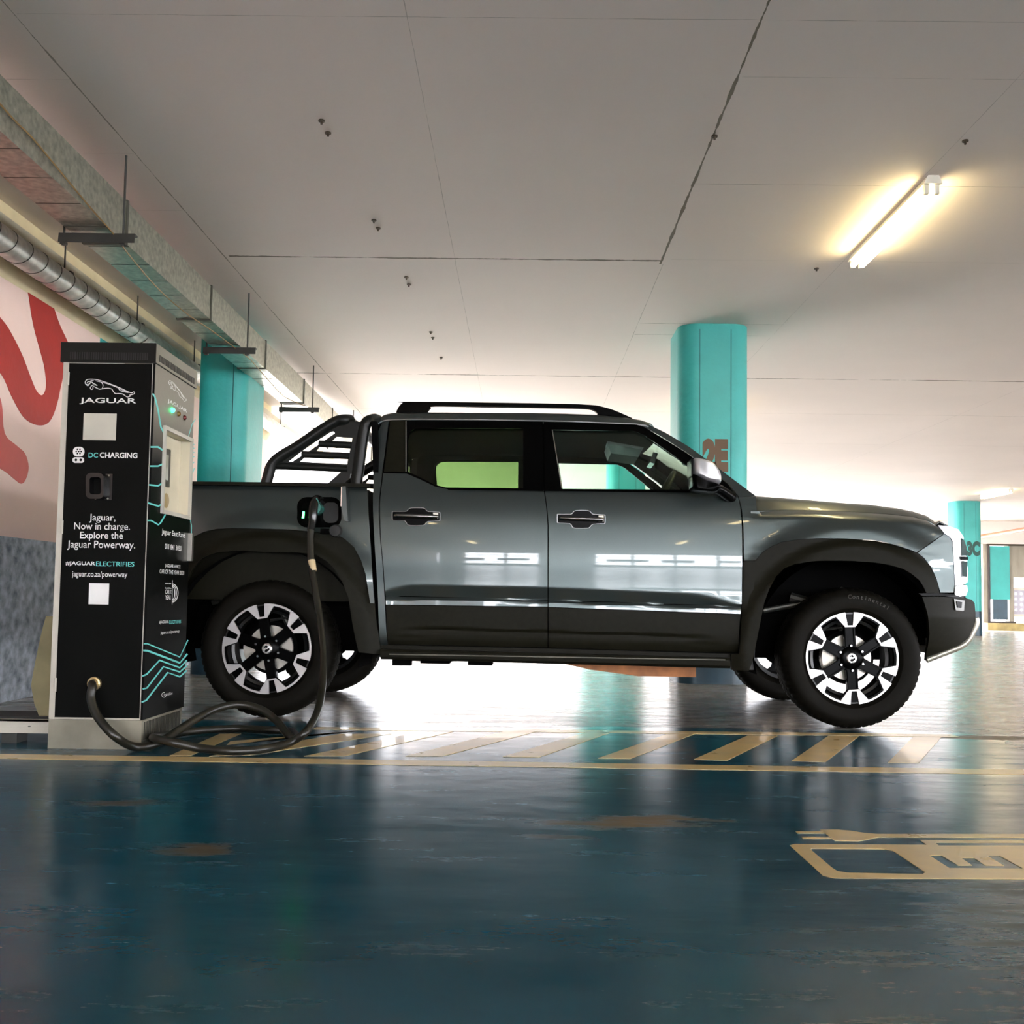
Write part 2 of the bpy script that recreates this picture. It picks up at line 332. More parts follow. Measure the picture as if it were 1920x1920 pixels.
# ------------------------------------------------------------------ mural on the left wall (painted shapes 2 mm proud)
def wallpoly(px): return [(p.y, p.z) for p in (GX(a, c, XW) for a, c in px)]
m_red = mat('red_mural_paint', (.40, .012, .006), .6, vary=.08, scale=3, bump=.12, bscale=14)
m_pink = mat('coral_mural_paint', (.55, .075, .06), .6, vary=.06, scale=3, bump=.12, bscale=14)
mural = empty('wall_mural', (XW, 6.8, 1.03), 0, 'red and coral looping brush strokes painted on the pale pink wall left of the charger', 'mural')
def mp_(o): o.location = (-XW, -6.8, -1.03); o.parent = mural; return o
big = sm2([(50, 520), (54, 560), (62, 610), (74, 655), (83, 690), (86, 725), (79, 741), (68, 733), (56, 705), (42, 668), (26, 635), (8, 605), (-20, 578), (-60, 560), (-95, 590), (-95, 640), (-60, 668), (-25, 684), (2, 702), (22, 745), (42, 780), (62, 795), (82, 797), (96, 785), (107, 755), (114, 722), (124, 680), (130, 652), (112, 610), (100, 575), (93, 545), (92, 520)], 4)
big = big  # outline of the large U-shaped stroke
mp_(MB().prism(wallpoly(big), 0, XW+.001, XW+.003).build('red_stroke', m_red, None, None))
low = sm2([(-60, 720), (-14, 728), (2, 755), (8, 812), (30, 835), (46, 850), (53, 875), (48, 898), (39, 907), (26, 898), (10, 885), (-14, 872), (-60, 850), (-80, 780)], 4)
mp_(MB().prism(wallpoly(low), 0, XW+.001, XW+.003).build('coral_stroke', m_pink, None, None))

# ------------------------------------------------------------------ columns
def column(x, y, wx, wy, label, letters=None, lx=0, lz=0, lh=.3, lm=None, group='teal concrete columns'):
    t = empty('concrete_column', (x, y, 0), 0, label, 'column', group)
    r = min(.16, wx*.36); poly = []
    for cx_, cy_, a0 in ((wx/2-r, wy/2-r, 0), (-wx/2+r, wy/2-r, 90), (-wx/2+r, -wy/2+r, 180), (wx/2-r, -wy/2+r, 270)):
        for k in range(9): a = math.radians(a0+k*11.25); poly.append((cx_+r*math.cos(a), cy_+r*math.sin(a)))
    MB().prism(poly, 2, .55, ZC-.001).build('shaft', m_teal, t, 30)
    MB().prism(poly, 2, 0, .55).build('painted_base', m_navy, t, 30)
    if wx > .4:
        mb = MB()
        for sx_ in ((-wx/2+.165, wx/2-.17) if wx > .5 else (wx/2-.1,)): mb.box(sx_, sx_+.006, -wy/2-.0015, -wy/2+.003, .56, ZC-.05)
        mb.build('formwork_seam', mat('seam_dark', (.01, .12, .12), .7), t)
    if letters:
        Mx = Matrix.Translation((lx, -wy/2-.002, lz)) @ Matrix.Rotation(PI/2, 4, 'X')
        text('lettering', letters, lh, Mx, lm or mat('brown_lettering', (.12, .07, .035), .6), t, .60, .028)
    return t
column(1.615, 8.86, .6, .7, 'teal column marked 2E standing behind the windscreen of the pickup', '2E', .0, 1.905, .33)
column(1.64, 16.2, .6, .6, 'teal column seen only through the front side window of the pickup')
column(1.64, 23.4, .6, .6, 'teal column farthest back in the row behind the pickup cab')
column(10.13, 23.3, .6, .6, 'teal column marked 3C just beyond the front bumper of the pickup', '3C', .07, 1.95, .40, mat('green_lettering', (.01, .06, .05), .6))
column(-2.655, 9.1, .43, .8, 'wide teal column between charger and rear of the pickup, beside the left wall')
t = empty('teal_wall_panel', (13.35, YE-.05, 0), 0, 'flat teal panel with dark plinth on the far end wall', 'wall panel')
MB().box(-.27, .27, 0, .05, .86, 2.35).build('panel', m_teal, t); MB().box(-.2, .2, 0, .05, .3, .86).build('plinth', m_navy, t)
MB().box(-.33, -.29, -.03, .04, .25, 2.36).box(-.33, .42, -.03, .04, .18, .25).build('frame', mat('frame_dark', (.06, .05, .05), .5, .6), t)
# perforated screen in the end opening
t = tag(empty('perforated_screen', (15.1, YE+.1, 0)), 'pale perforated metal screen in the far opening at the right edge', 'screen')
mb = MB(); P = .15
nx, nz_ = 18, 4
for i in range(nx+1): mb.box(-1.32+i*P-.045, -1.32+i*P+.045, 0, .02, .5, 1.1)
for k in range(nz_+1): mb.box(-1.365, 1.42, .001, .019, .5+k*P-.045+.0, .5+k*P+.045)
mb.build('sheet', mat('lilac_metal', (.5, .48, .56), .5, .3), t); MB().box(-1.4, 1.45, -.01, .03, 1.12, 1.2).box(-1.4, 1.45, -.01, .03, .38, .455).build('rail', m_cream, t)
t = tag(MB().tube([GY(1825, 1008.5, 28.2), GY(1838, 1006, 27.8), GY(1925, 992, 24), GY(2000, 980, 21)], .05, 14).build('fire_main', mat('orange_pipe_paint', (.55, .12, .05), .5, vary=.1)), 'orange painted pipe hung below the ceiling at the right edge of the garage', 'pipe')

# ------------------------------------------------------------------ ducts and their hangers
m_galv = mat('galvanised_sheet', (.42, .43, .36), .34, .85, vary=.3, scale=30, bump=.05, bscale=60, rvar=.08)
m_steel = mat('dark_hanger_steel', (.06, .06, .055), .5, .6, vary=.2)
duct = empty('rectangular_duct', (-2.34, 4, 2.62), 0, 'long rectangular galvanised air duct hung under the ceiling at left', 'duct')
DX0, DX1 = -2.455, -2.225
def loc(o, par): o.parent = par; o.matrix_parent_inverse = Matrix.Translation(-Vector(par.location)); return o
loc(MB().box(DX0, DX1, 1.0, 22, 2.625, 2.86).build('duct_body', m_galv), duct)
yy = 1.2
while yy < 16:
    loc(MB().box(DX0+.002, DX1-.002, yy, yy+.006, 2.6235, 2.626).build('cross_seam', mat('flange_steel', (.10, .10, .08), .5, .7)), duct); yy += .31
y = 2.43
while y < 21.5:
    for z0 in (0,):
        loc(MB().box(DX0-.008, DX1+.008, y-.012, y+.012, 2.617, 2.868).build('flange', mat('flange_steel', (.10, .10, .08), .5, .7)), duct)
    y += 1.53
for k, y in enumerate([2.85+2.47*i for i in range(7)]):
    where = ('overhead near the frame edge', 'nearest in view above the charger', 'second in view, just left of the teal column', 'third in view, over the truck bed', 'fourth along, behind the sports bar', 'fifth along', 'last along')[k]
    hg = empty('duct_hanger', (-2.34, y, 2.6), 0, 'dark rod hanger under the rectangular duct, '+where, 'duct hanger', 'rectangular duct hangers')
    MB().prism([(-.02, .012), (.02, .012), (.02, .002), (-.012, -.002), (-.02, -.04), (-.026, -.04)], 0, -.17, .24).build('crossbar', m_steel, hg)
    MB().tube([(.17, 0, -.05), (.17, 0, .448)], .0065, 8).build('rod', m_steel, hg); MB().tube([(-.15, 0, -.05), (-.15, 0, .448)], .0065, 8).build('rod', m_steel, hg)
    MB().box(.155, .185, -.015, .015, -.045, -.03).build('nut', m_steel, hg); MB().box(-.165, -.135, -.015, .015, -.045, -.03).build('nut', m_steel, hg)
rd = empty('round_duct', (-3.05, 4, 2.72), 0, 'round spiral-ribbed galvanised duct along the top of the left wall', 'duct')
RX, RZ, RR = -3.05, 2.725, .082
mb = MB().tube([(RX, 1, RZ), (RX, 26, RZ)], RR, 36); loc(mb.build('pipe', mat('spiral_galvanised', (.60, .60, .56), .45, .6, vary=.25, scale=14, rvar=.1), None, 40), rd)
mb = MB(); y = 1.5
hel = [(RX+(RR+.001)*math.cos(a), 1.2+a/(2*PI)*.19, RZ+(RR+.001)*math.sin(a)) for a in [i*PI/9 for i in range(int(17.5*2*9/.38*.76))]]
mb.tube(hel, .0035, 5); loc(mb.build('spiral_seam', mat('dark_seam_steel', (.08, .08, .07), .5, .6)), rd)  # thin dark steel seam wound around the pipe
for k, y in enumerate((5.4, 6.62, 7.9, 9.3, 11.0, 12.7)):
    hg = empty('pipe_hanger', (RX-.03, y, RZ), 0, 'thin rod hanger holding the round duct, '+('outside the left frame edge', 'nearest in view at the left edge', 'second in view above the charger', 'third in view, behind the teal column', 'fourth, right of the teal column', 'farthest in view')[k], 'pipe hanger', 'round duct hangers')
    MB().tube([(-.005, 0, .08), (-.005, 0, ZC-RZ-.001)], .006, 8).build('rod', m_steel, hg)
    MB().box(-.05, .05, -.02, .02, .078, .1).build('strap', m_steel, hg)
tag(MB().prism([(XW+.055, 2.86), (-3.1, 2.86), (-3.1, 2.875), (XW+.065, 2.875), (XW+.065, 2.93), (XW+.055, 2.93)], 1, 1, 25).box(-3.112, -3.1, 1, 25, 2.875, 2.92).build('cable_tray', mat('cream_tray', (.5, .47, .36), .5, .2)), 'pale metal cable tray running above the round duct', 'cable tray')
cab = [(-2.21, 3.2, 2.84)]+[tuple(GX(a, c, -2.213)) for a, c in ((0, 195), (60, 258), (120, 330), (170, 390), (212, 438))]+[tuple(GZ(a, c, 2.605)) for a, c in ((250, 488), (300, 545), (350, 588), (400, 622), (440, 652), (470, 675), (505, 715), (535, 745), (575, 762))]
tag(MB().tube(smoothpath(cab, 5), .0042, 6).build('hanging_cable', mat('tan_cable', (.28, .17, .06), .6)), 'thin tan cable strung along and below the rectangular duct', 'cable')
# ceiling anchors left in the slab
m_bolt = mat('rusty_anchor', (.07, .05, .03), .6, .5)
for k, (x, y) in enumerate(((-1.028, 4.892), (-1.021, 5.025), (-.961, 6.219), (-.954, 6.356), (-.885, 7.347), (-.885, 7.52), (-.842, 8.889), (-.842, 9.08), (-.828, 9.848), (.946, 5.019), (2.224, 5.045), (2.05, 7.05))):
    mb = MB().tube([(x, y, ZC-.022), (x, y, ZC-.0005)], .006, 8); mb.tube([(x, y, ZC-.008), (x, y, ZC-.001)], .016, 10)
    tag(mb.build('ceiling_anchor', m_bolt), 'small rusty anchor bolt left in the pale ceiling', 'bolt', 'ceiling anchor bolts')

# ------------------------------------------------------------------ fluorescent battens
m_lampw = mat('white_enamel', (.75, .72, .62), .4)
m_tube = mat('lit_fluorescent_tube', (.9, .9, .9), .4, emit=(1, .80, .42), estr=5.5)
def batten(x, y, label):
    t = empty('batten_light', (x, y, ZC), 0, label, 'ceiling light', 'fluorescent batten lights')
    MB().prism([(-.03, 0), (-.05, -.045), (.05, -.045), (.03, 0)], 1, -.66, .66).build('housing', m_lampw, t, None)
    for s in (-1, 1):
        MB().tube([(s*.03, -.60, -.082), (s*.03, .60, -.082)], .019, 14).build('fluorescent_tube', m_tube, t)
        for e in (-1, 1): MB().box(s*.028-.012, s*.028+.012, e*.625-.014, e*.625+.014, -.095, -.045).build('lamp_holder', m_lampw, t)
    return t
l0 = batten(2.235, 6.13, 'lit twin-tube batten light nearest the camera, upper right of the pickup')
for x, y, lb in ((2.235, 12.3, 'lit batten light hidden behind the column marked 2E'), (9.8, 21.0, 'lit batten light above the column marked 3C'), (9.2, 26.0, 'farthest lit batten light, low above the bonnet'), (9.8, 8.0, 'lit batten light beyond the right frame edge'), (9.8, 14.5, 'lit batten light far right between columns'), (2.235, -.5, 'lit batten light overhead behind the camera'), (2.235, 18.5, 'lit batten light behind the cab roof'), (9.8, 1., 'lit batten light far right behind the camera'), (-1.6, -1.6, 'added fill batten overhead behind the camera at left, unseen'), (-1.6, -7.5, 'added fill batten far behind the camera at left, unseen'), (2.235, -6.8, 'added unseen fill batten far behind the camera'), (6., -3.5, 'added fill batten behind the camera at right, unseen')):  # closing entries, unseen behind the camera, are added to brighten the near ceiling
    c = copy_tree(l0); c.location = (x, y, ZC); c['label'] = lb

# ------------------------------------------------------------------ floor paint
m_yel = mat('yellow_floor_paint', (.74, .55, .25), .3, vary=.12, scale=8, rvar=.08, coat=.2)
def floorpoly(px): return [(p.x, p.y) for p in (GZ(a, c, 0) for a, c in px)]
hm = empty('hatched_floor_marking', (0, 4.9, 0), 0, 'yellow hatched strip between two painted lines beside the pickup', 'floor marking')
def fpaint(name, polys, par, z=.0012, mm=None):
    mb = MB()
    for p in polys: mb.prism(p, 2, .0002, z)
    o = mb.build(name, mm or m_yel, None, None); o.location = -Vector(par.location); o.parent = par; return o
fpaint('border_line', [[(-3.2, 4.20), (14, 4.27+.0), (14, 4.39), (-3.2, 4.32)]], hm)
fpaint('border_line', [[(-1.07, 5.27), (2.3, 5.38), (2.3, 5.48), (-1.07, 5.37)]], hm)
st = [[(318, 1417), (358, 1417), (452, 1376), (412, 1376)], [(392, 1418), (470, 1416), (735, 1376), (640, 1376)], [(425, 1397), (432, 1390), (690, 1369), (600, 1376)], [(570, 1418), (645, 1418), (850, 1372), (790, 1372)],
      [(760, 1418), (830, 1418), (1005, 1372), (945, 1372)], [(943, 1419), (1010, 1420), (1148, 1373), (1098, 1374)], [(1121, 1422), (1182, 1423), (1303, 1376), (1250, 1377)], [(1301, 1424), (1364, 1426), (1458, 1380), (1402, 1379)],
      [(1484, 1427), (1548, 1429), (1610, 1381), (1553, 1380)], [(1665, 1430), (1722, 1431), (1765, 1382), (1712, 1382)]]
# stripes in metres: fit the slant seen on the floor
for k in range(11):
    x0 = -1.52+k*.415
    a = [(x0, 4.40), (x0+.155, 4.40), (x0+.62+.155, 5.30), (x0+.62, 5.30)]
    if k == 0: a = [(x0, 4.34), (x0+.155, 4.34), (x0+.155+.05, 5.2), (x0+.05, 5.2)]
    fpaint('stripe', [floorpoly(st[k])] if k < len(st) else [a], hm)
ev = empty('charging_bay_marking', (2, 3.6, 0), 0, 'yellow painted electric car and plug symbol on the blue floor at lower right', 'floor marking')
def q(x, y): return (1440+x/4, 1520+y/4)
car = [q(163, 262), q(200, 252), q(1190, 258), q(1140, 223), q(1990, 223), q(2200, 223), q(2860, 520), q(500, 508), q(455, 500), q(410, 488)]
hole = [q(318, 292), q(335, 285), q(880, 290), q(940, 305), q(1180, 465), q(1160, 478), q(600, 468), q(520, 455), q(480, 430)]
slot = [q(1255, 241), q(2150, 241), q(2195, 264), q(1280, 264)]
E_ = [q(1210, 337), q(1300, 337), q(1425, 412), q(1530, 412), q(1450, 357), q(1545, 357), q(1630, 412), q(1770, 415), q(1645, 340), q(1735, 340), q(1915, 437), q(1360, 433)]
V_ = [q(2060, 345), q(2150, 345), q(2330, 430), q(2230, 437)]
mb = MB().prism(floorpoly(car), 2, .0002, .0012, [floorpoly(hole), floorpoly(slot[::-1]), floorpoly(E_), floorpoly(V_)])
o = mb.build('car_symbol', m_yel, None, None); o.location = -Vector(ev.location); o.parent = ev
fpaint('plug_symbol', [floorpoly([q(205, 157), q(420, 157), q(436, 171), q(220, 171)]), floorpoly([q(250, 197), q(455, 197), q(475, 212), q(262, 212)]),
    floorpoly([q(390, 145), q(530, 145), q(620, 152), q(720, 168), q(820, 177), q(2300, 177), q(2350, 204), q(840, 201), q(790, 208), q(730, 222), q(680, 230), q(500, 228), q(430, 172)])], ev)
# ------------------------------------------------------------------ charging station
XL_, XR_, YF, YBk, ZT = -2.085, -1.668, 4.5, 5.05, 1.815
m_black = mat('black_vinyl', (.0022, .0024, .002), .5, vary=.3, scale=5, bump=.03, bscale=40, spec=.08)
m_capb = mat('black_cap_steel', (.006, .006, .005), .5, vary=.3, spec=.2)
m_crm = mat('cream_powder_coat', (.50, .47, .40), .5, vary=.08, scale=8, bump=.05, bscale=30)
m_plin = mat('stainless_plinth', (.30, .28, .22), .45, .55, vary=.2, scale=6, rvar=.1)
m_white = mat('white_print', (.75, .74, .72), .5)
m_tealp = mat('turquoise_print', (.15, .62, .58), .5)
CHG = empty('charging_station', ((XL_+XR_)/2, (YF+YBk)/2, 0), 0, 'tall black electric car charging cabinet printed with a leaping cat emblem, on a steel plinth', 'charging station')
CO = Vector(CHG.location)
def chg(o, par=None): # world-built mesh into the station's frame
    o.data.transform(Matrix.Translation(-CO)); o.parent = par or CHG; return o
chg(MB().box(XL_+.0, XR_-.003, YF+.004, YBk-.02, 0, .128).bevel(.002).build('plinth', m_plin))
mb = MB()
for i in range(26): mb.box(XR_-.004, XR_-.001, YF+.03+i*.0185, YF+.04+i*.0185, .04, .118)
chg(mb.build('vent_grille', mat('vent_black', (.02, .02, .015), .6)))
# cabinet: shell pieces so that the screen niche is a real recess
SPt = lambda px, py: (lambda p: (p.y, p.z))(GX(px, py, XR_))
n0, n1, n2, n3 = SPt(307, 803), SPt(357, 826), SPt(353, 970), SPt(303, 958)
ny0, ny1 = (n0[0]+n3[0])/2, (n1[0]+n2[0])/2; nz0, nz1 = (n3[1]+n2[1])/2, (n0[1]+n1[1])/2
mb = MB().box(XL_+.006, XR_-.14, YF+.004, YBk, .13, ZT-.09)
chg(mb.build('cabinet', m_crm))
m_grad = bpy.data.materials.new('wrap_fade'); m_grad.use_nodes = True
nt = m_grad.node_tree; N = nt.nodes; L = nt.links; b = N['Principled BSDF']; tc = N.new('ShaderNodeTexCoord'); sx = N.new('ShaderNodeSeparateXYZ'); L.new(tc.outputs['Object'], sx.inputs[0])
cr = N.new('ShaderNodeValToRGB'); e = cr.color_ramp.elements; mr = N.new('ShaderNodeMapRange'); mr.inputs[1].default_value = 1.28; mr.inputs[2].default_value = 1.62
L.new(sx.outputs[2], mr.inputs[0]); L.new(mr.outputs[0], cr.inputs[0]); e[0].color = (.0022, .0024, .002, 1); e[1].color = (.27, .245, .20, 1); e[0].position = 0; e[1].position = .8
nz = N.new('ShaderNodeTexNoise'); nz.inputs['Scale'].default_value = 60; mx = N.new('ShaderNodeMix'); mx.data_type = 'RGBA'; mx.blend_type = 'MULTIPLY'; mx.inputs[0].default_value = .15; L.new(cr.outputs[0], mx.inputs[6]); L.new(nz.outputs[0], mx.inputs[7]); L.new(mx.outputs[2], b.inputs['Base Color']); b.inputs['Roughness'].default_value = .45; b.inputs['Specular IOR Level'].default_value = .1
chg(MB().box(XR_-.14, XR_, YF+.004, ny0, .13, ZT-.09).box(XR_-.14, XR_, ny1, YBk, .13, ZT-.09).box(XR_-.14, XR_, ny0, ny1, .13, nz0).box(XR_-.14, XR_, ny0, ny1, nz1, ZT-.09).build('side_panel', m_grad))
# niche
nf = chg(MB().prism([(ny0-.012, nz0-.012), (ny1+.012, nz0-.012), (ny1+.012, nz1+.012), (ny0-.012, nz1+.012)], 0, XR_, XR_+.012, [[(ny0+.006, nz0+.006), (ny1-.006, nz0+.006), (ny1-.006, nz1-.006), (ny0+.006, nz1-.006)]]).build('niche_frame', m_crm))
m_nic = mat('niche_cream', (.62, .56, .42), .5)
chg(MB().box(XR_-.052, XR_-.047, ny0, ny1, nz0, nz1).box(XR_-.075, XR_, ny0-.0, ny0+.004, nz0, nz1).box(XR_-.075, XR_, ny1-.004, ny1, nz0, nz1).box(XR_-.075, XR_, ny0, ny1, nz0, nz0+.004).box(XR_-.075, XR_, ny0, ny1, nz1-.004, nz1).build('niche_lining', m_nic))
s = chg(MB().box(XR_-.047, XR_-.035, ny0+.05, ny0+.20, nz0+.13, nz0+.31).bevel(.004).build('display', mat('display_bezel', (.06, .055, .04), .4)))
chg(MB().box(XR_-.035, XR_-.0335, ny0+.07, ny0+.17, nz0+.16, nz0+.28).build('display_glass', mat('display_pale', (.42, .42, .33), .15)), CHG)
s = MB().lathe([(.0, .004), (.03, .004), (.036, 0)], (XR_-.046, ny0+.19, nz0+.065), 0, 28); chg(s.build('card_reader', mat('reader_bronze', (.35, .26, .12), .4)))
chg(MB().box(XR_-.047, XR_-.044, ny0+.05, ny0+.13, nz0+.03, nz0+.12).build('notice', mat('notice_dark', (.05, .05, .045), .5)))
# cap
chg(MB().box(XL_-.008, XR_+.006, YF-.012, YBk+.012, ZT-.09, ZT).bevel(.002).build('cap', m_capb))
chg(MB().box(XR_+.006, XR_+.008, YF-.010, YBk+.01, ZT-.088, ZT-.002).build('cap_side', mat('cap_side_grey', (.22, .21, .17), .4, .3)))
mb = MB()
for i in range(34): mb.box(XL_+.035+i*.0105, XL_+.041+i*.0105, YF-.0135, YF-.011, ZT-.078, ZT-.045)
chg(mb.build('cap_louvre', mat('louvre_black', (.004, .004, .004), .5))); mb = MB()
for i in range(30): mb.box(XR_+.0075, XR_+.0095, YF+.03+i*.0165, YF+.039+i*.0165, ZT-.075, ZT-.045)
chg(mb.build('cap_louvre', mat('louvre_black', (.004, .004, .004), .5)))
# front door and cream edge
FPt = lambda px, py: (lambda p: (p.x, p.z))(GY(px, py, YF-.006))
x0, x1 = XL_+.030, XR_-.013
chg(MB().box(x0, x1, YF-.006, YF+.004, .138, ZT-.095).bevel(.0015).build('front_door', m_black))
chg(MB().box(XL_+.002, XL_+.028, YF-.002, YF+.004, .13, ZT-.09).build('door_frame', m_crm)); chg(MB().box(x0, x1, YF-.003, YF+.004, .13, .137).box(x1+.001, x1+.004, YF-.003, YF+.004, .13, ZT-.09).build('door_frame', m_crm))
chg(MB().box(x1+.004, XR_+.0, YF+.0005, YF+.0045, .13, ZT-.09).build('corner_strip', m_black))
for z in (.25, .95, 1.62): chg(MB().tube([(XL_+.028, YF-.006, z), (XL_+.028, YF-.006, z+.06)], .006, 10).build('hinge', m_crm))
YP = YF-.0064
def ftext(name, s_, x0, x1, y0, y1, m, bold=0., par=None):
    a = FPt(x0, y1); c = FPt(x1, y0)
    o = text(name, s_, 1, Matrix(), m, None, bold=bold, ext=0.0)
    xs_ = [v.co.x for v in o.data.vertices]; ys_ = [v.co.y for v in o.data.vertices]
    kx = (c[0]-a[0])/(max(xs_)-min(xs_)); ky = (c[1]-a[1])/(max(ys_)-min(ys_)); mx_, my_ = min(xs_), min(ys_)
    for v in o.data.vertices:
        X, Y = v.co.x, v.co.y; v.co = (a[0]+(X-mx_)*kx, YP-.0006, a[1]+(Y-my_)*ky)
    return chg(o)
ftext('emblem_wordmark', 'JAGUAR', 149, 256, 747, 758, m_white, .012)
ftext('print_text', 'DC', 166, 184, 849, 858, m_tealp, .01); ftext('print_text', 'CHARGING', 187, 258, 849, 858.5, m_white, .025)
ftext('print_text', 'Jaguar,', 167, 217, 964, 980, m_white, .006); ftext('print_text', 'Now in charge.', 139, 244, 981, 996.5, m_white, .006)
ftext('print_text', 'Explore the', 150, 231, 998, 1013.5, m_white, .006); ftext('print_text', 'Jaguar Powerway.', 126, 254, 1015, 1031, m_white, .006)
ftext('print_text', '#JAGUAR', 123, 179, 1053, 1061.5, m_white, .02); ftext('print_text', 'ELECTRIFIES', 180, 252, 1053.5, 1061.5, m_tealp, .004)
ftext('print_text', 'jaguar.co.za/powerway', 135, 239, 1072, 1084, m_white, .004)
a = FPt(166, 1133); c = FPt(205, 1094); chg(MB().box(a[0], c[0], YP-.001, YP, a[1], c[1]).build('blank_sticker', m_white))
a = FPt(156, 825); c = FPt(219, 776); chg(MB().box(a[0], c[0], YP-.004, YP, a[1], c[1]).bevel(.002).build('blank_display', mat('pale_display', (.52, .50, .42), .35)))
# leaping cat, drawn as ribbons
CAT = [([(335, 470), (340, 452), (356, 440), (390, 437), (430, 440), (480, 452), (560, 480), (640, 512), (700, 540), (735, 556), (758, 560), (770, 552), (779, 556), (776, 568), (752, 577), (736, 580), (740, 590), (716, 598), (690, 582), (670, 570), (640, 566), (606, 566), (590, 550), (575, 527), (545, 518), (500, 521), (465, 527), (440, 517), (415, 504), (405, 508), (405, 522), (392, 529), (381, 517), (390, 500), (415, 488), (445, 494)], 1),
       ([(335, 470), (342, 484), (352, 482), (350, 492), (364, 494), (366, 482), (378, 478), (384, 462), (400, 466), (408, 482)], 1), ([(352, 470), (362, 460), (376, 458), (392, 450), (412, 452)], 1.), ([(482, 466), (496, 490), (490, 518)], .8), ([(635, 520), (652, 540), (690, 552), (726, 558)], 1.), ([(430, 452), (520, 474), (600, 502), (660, 530), (720, 556)], .7), ([(400, 470), (425, 482), (440, 492)], .9)]
def ribbon(mb, pts, w_, fn):
    P_ = [Vector(p) for p in pts]; k = len(P_); L_, R_ = [], []
    for i in range(k):
        t = (P_[min(i+1, k-1)]-P_[max(i-1, 0)]); t = t.normalized() if t.length > 0 else Vector((1, 0)); n = Vector((-t.y, t.x))*w_/2
        L_.append(mb.bm.verts.new(fn(*(P_[i]+n)))); R_.append(mb.bm.verts.new(fn(*(P_[i]-n))))
    for i in range(k-1): mb.face([L_[i], L_[i+1], R_[i+1], R_[i]])
mb = MB()
for p, wv in CAT:
    ribbon(mb, sm2([(90+x/4.8, 620+y/4.8) for x, y in p], 3, False), 1.45*wv, lambda u, v: (lambda q_: (q_[0], YP-.0006, q_[1]))(FPt(u, v)))
chg(finish('leaping_cat_emblem', mb.bm, m_white, None, None, False))
# connector pictogram
mb = MB(); fpt = lambda u, v: (lambda q_: (q_[0], q_[1]))(FPt(u, v))
def ring2(cx_, cy_, r, n=20): return [fpt(cx_+r*math.cos(2*PI*i/n), cy_+r*math.sin(2*PI*i/n)) for i in range(n)]
def rrect(x0, y0, x1, y1, r, n=5):
    out = []
    for cx_, cy_, a0 in ((x1-r, y1-r, 0), (x0+r, y1-r, 90), (x0+r, y0+r, 180), (x1-r, y0+r, 270)):
        for k in range(n+1): a = math.radians(a0+k*90/n); out.append((cx_+r*math.cos(a), cy_+r*math.sin(a)))
    return out
hol = [ring2(147.7+dx, 846.5+dy, 1.7, 10) for dx, dy in ((-4.6, 0), (0, 0), (4.6, 0), (-2.4, -4), (2.4, -4), (-2.4, 4), (2.4, 4))]
mb.prism([fpt(*p) for p in rrect(137, 838, 158.5, 856, 8)], 1, YP-.0008, YP, hol)
mb.prism([fpt(*p) for p in rrect(136, 857.5, 158, 868, 5)], 1, YP-.0008, YP, [ring2(142.5, 862.5, 2.6, 12), ring2(151.5, 862.5, 2.6, 12)])
chg(mb.build('connector_pictogram', m_white, None, None))
# plug holster
m_gb = mat('gloss_black_plastic', (.006, .006, .006), .22, vary=.2)
a = [fpt(*p) for p in rrect(169, 889, 202, 937, 9)]
c_ = [fpt(*p) for p in rrect(176, 897, 197, 929, 5)]
hs = chg(MB().prism(a, 1, YP-.045, YP, [c_]).box(fpt(198, 938)[0], fpt(211, 938)[0], YP-.01, YP, fpt(200, 938)[1], fpt(200, 889)[1]).build('plug_holster', m_gb))
for u, v in ((206, 892), (204, 935), (181, 936)): q_ = fpt(u, v); chg(MB().lathe([(0, -.004), (.003, -.004), (.0042, 0)], (q_[0], YP-.010, q_[1]), 1, 12).build('screw', m_plin))
q_ = fpt(180, 1281); gl = MB().lathe([(.0, -.045), (.019, -.045), (.022, -.03), (.022, -.028), (.029, -.026), (.029, -.008), (.026, 0)], (q_[0], YP, q_[1]), 1, 24)
chg(gl.build('cable_gland', mat('brass', (.55, .43, .22), .35, .8))); GLAND = Vector((q_[0], YP-.04, q_[1]))
# side face print
XS = XR_+.0009
def spt(u, v): p = GX(u, v, XR_); return (XS, p.y, p.z)
def stext(name, s_, xa, xb, ya, yb, m, bold=0., da=0):
    """text between photo columns xa..xb; ya,yb = top and bottom rows at the left end"""
    A = GX(xa, yb, XR_); B_ = GX(xa, ya, XR_); E_ = GX(xb, (ya+yb)/2, XR_)
    o = text(name, s_, 1, Matrix(), m, None, bold=bold, ext=0.0)
    xs_ = [v.co.x for v in o.data.vertices]; ys_ = [v.co.y for v in o.data.vertices]
    kx = (E_.y-A.y)/(max(xs_)-min(xs_)); ky = (B_.z-A.z)/(max(ys_)-min(ys_)); mx_, my_ = min(xs_), min(ys_)
    for v in o.data.vertices: X, Y = v.co.x, v.co.y; v.co = (XS, A.y+(X-mx_)*kx, A.z+(Y-my_)*ky)
    return chg(o)
stext('emblem_wordmark', 'JAGUAR', 314, 351, 747, 756, m_white, .012)
stext('print_text', 'Jaguar East Rand', 303, 347, 991, 1004, m_white, .012); stext('print_text', '011 841 3050', 309, 340, 1019, 1029, m_white, .008)
stext('print_text', 'JAGUAR I-PACE', 309, 338, 1057, 1065, m_white, .006); stext('print_text', 'CAR OF THE YEAR 2020', 299, 345, 1067, 1075, m_white, .006)
stext('print_text', '#JAGUAR', 298, 316, 1164, 1171, m_white, .012); stext('print_text', 'ELECTRIFIES', 317, 339, 1163.5, 1170, m_tealp, .004); stext('print_text', 'jaguar.co.za/powerway', 301, 336, 1183.5, 1191, m_white, .002)
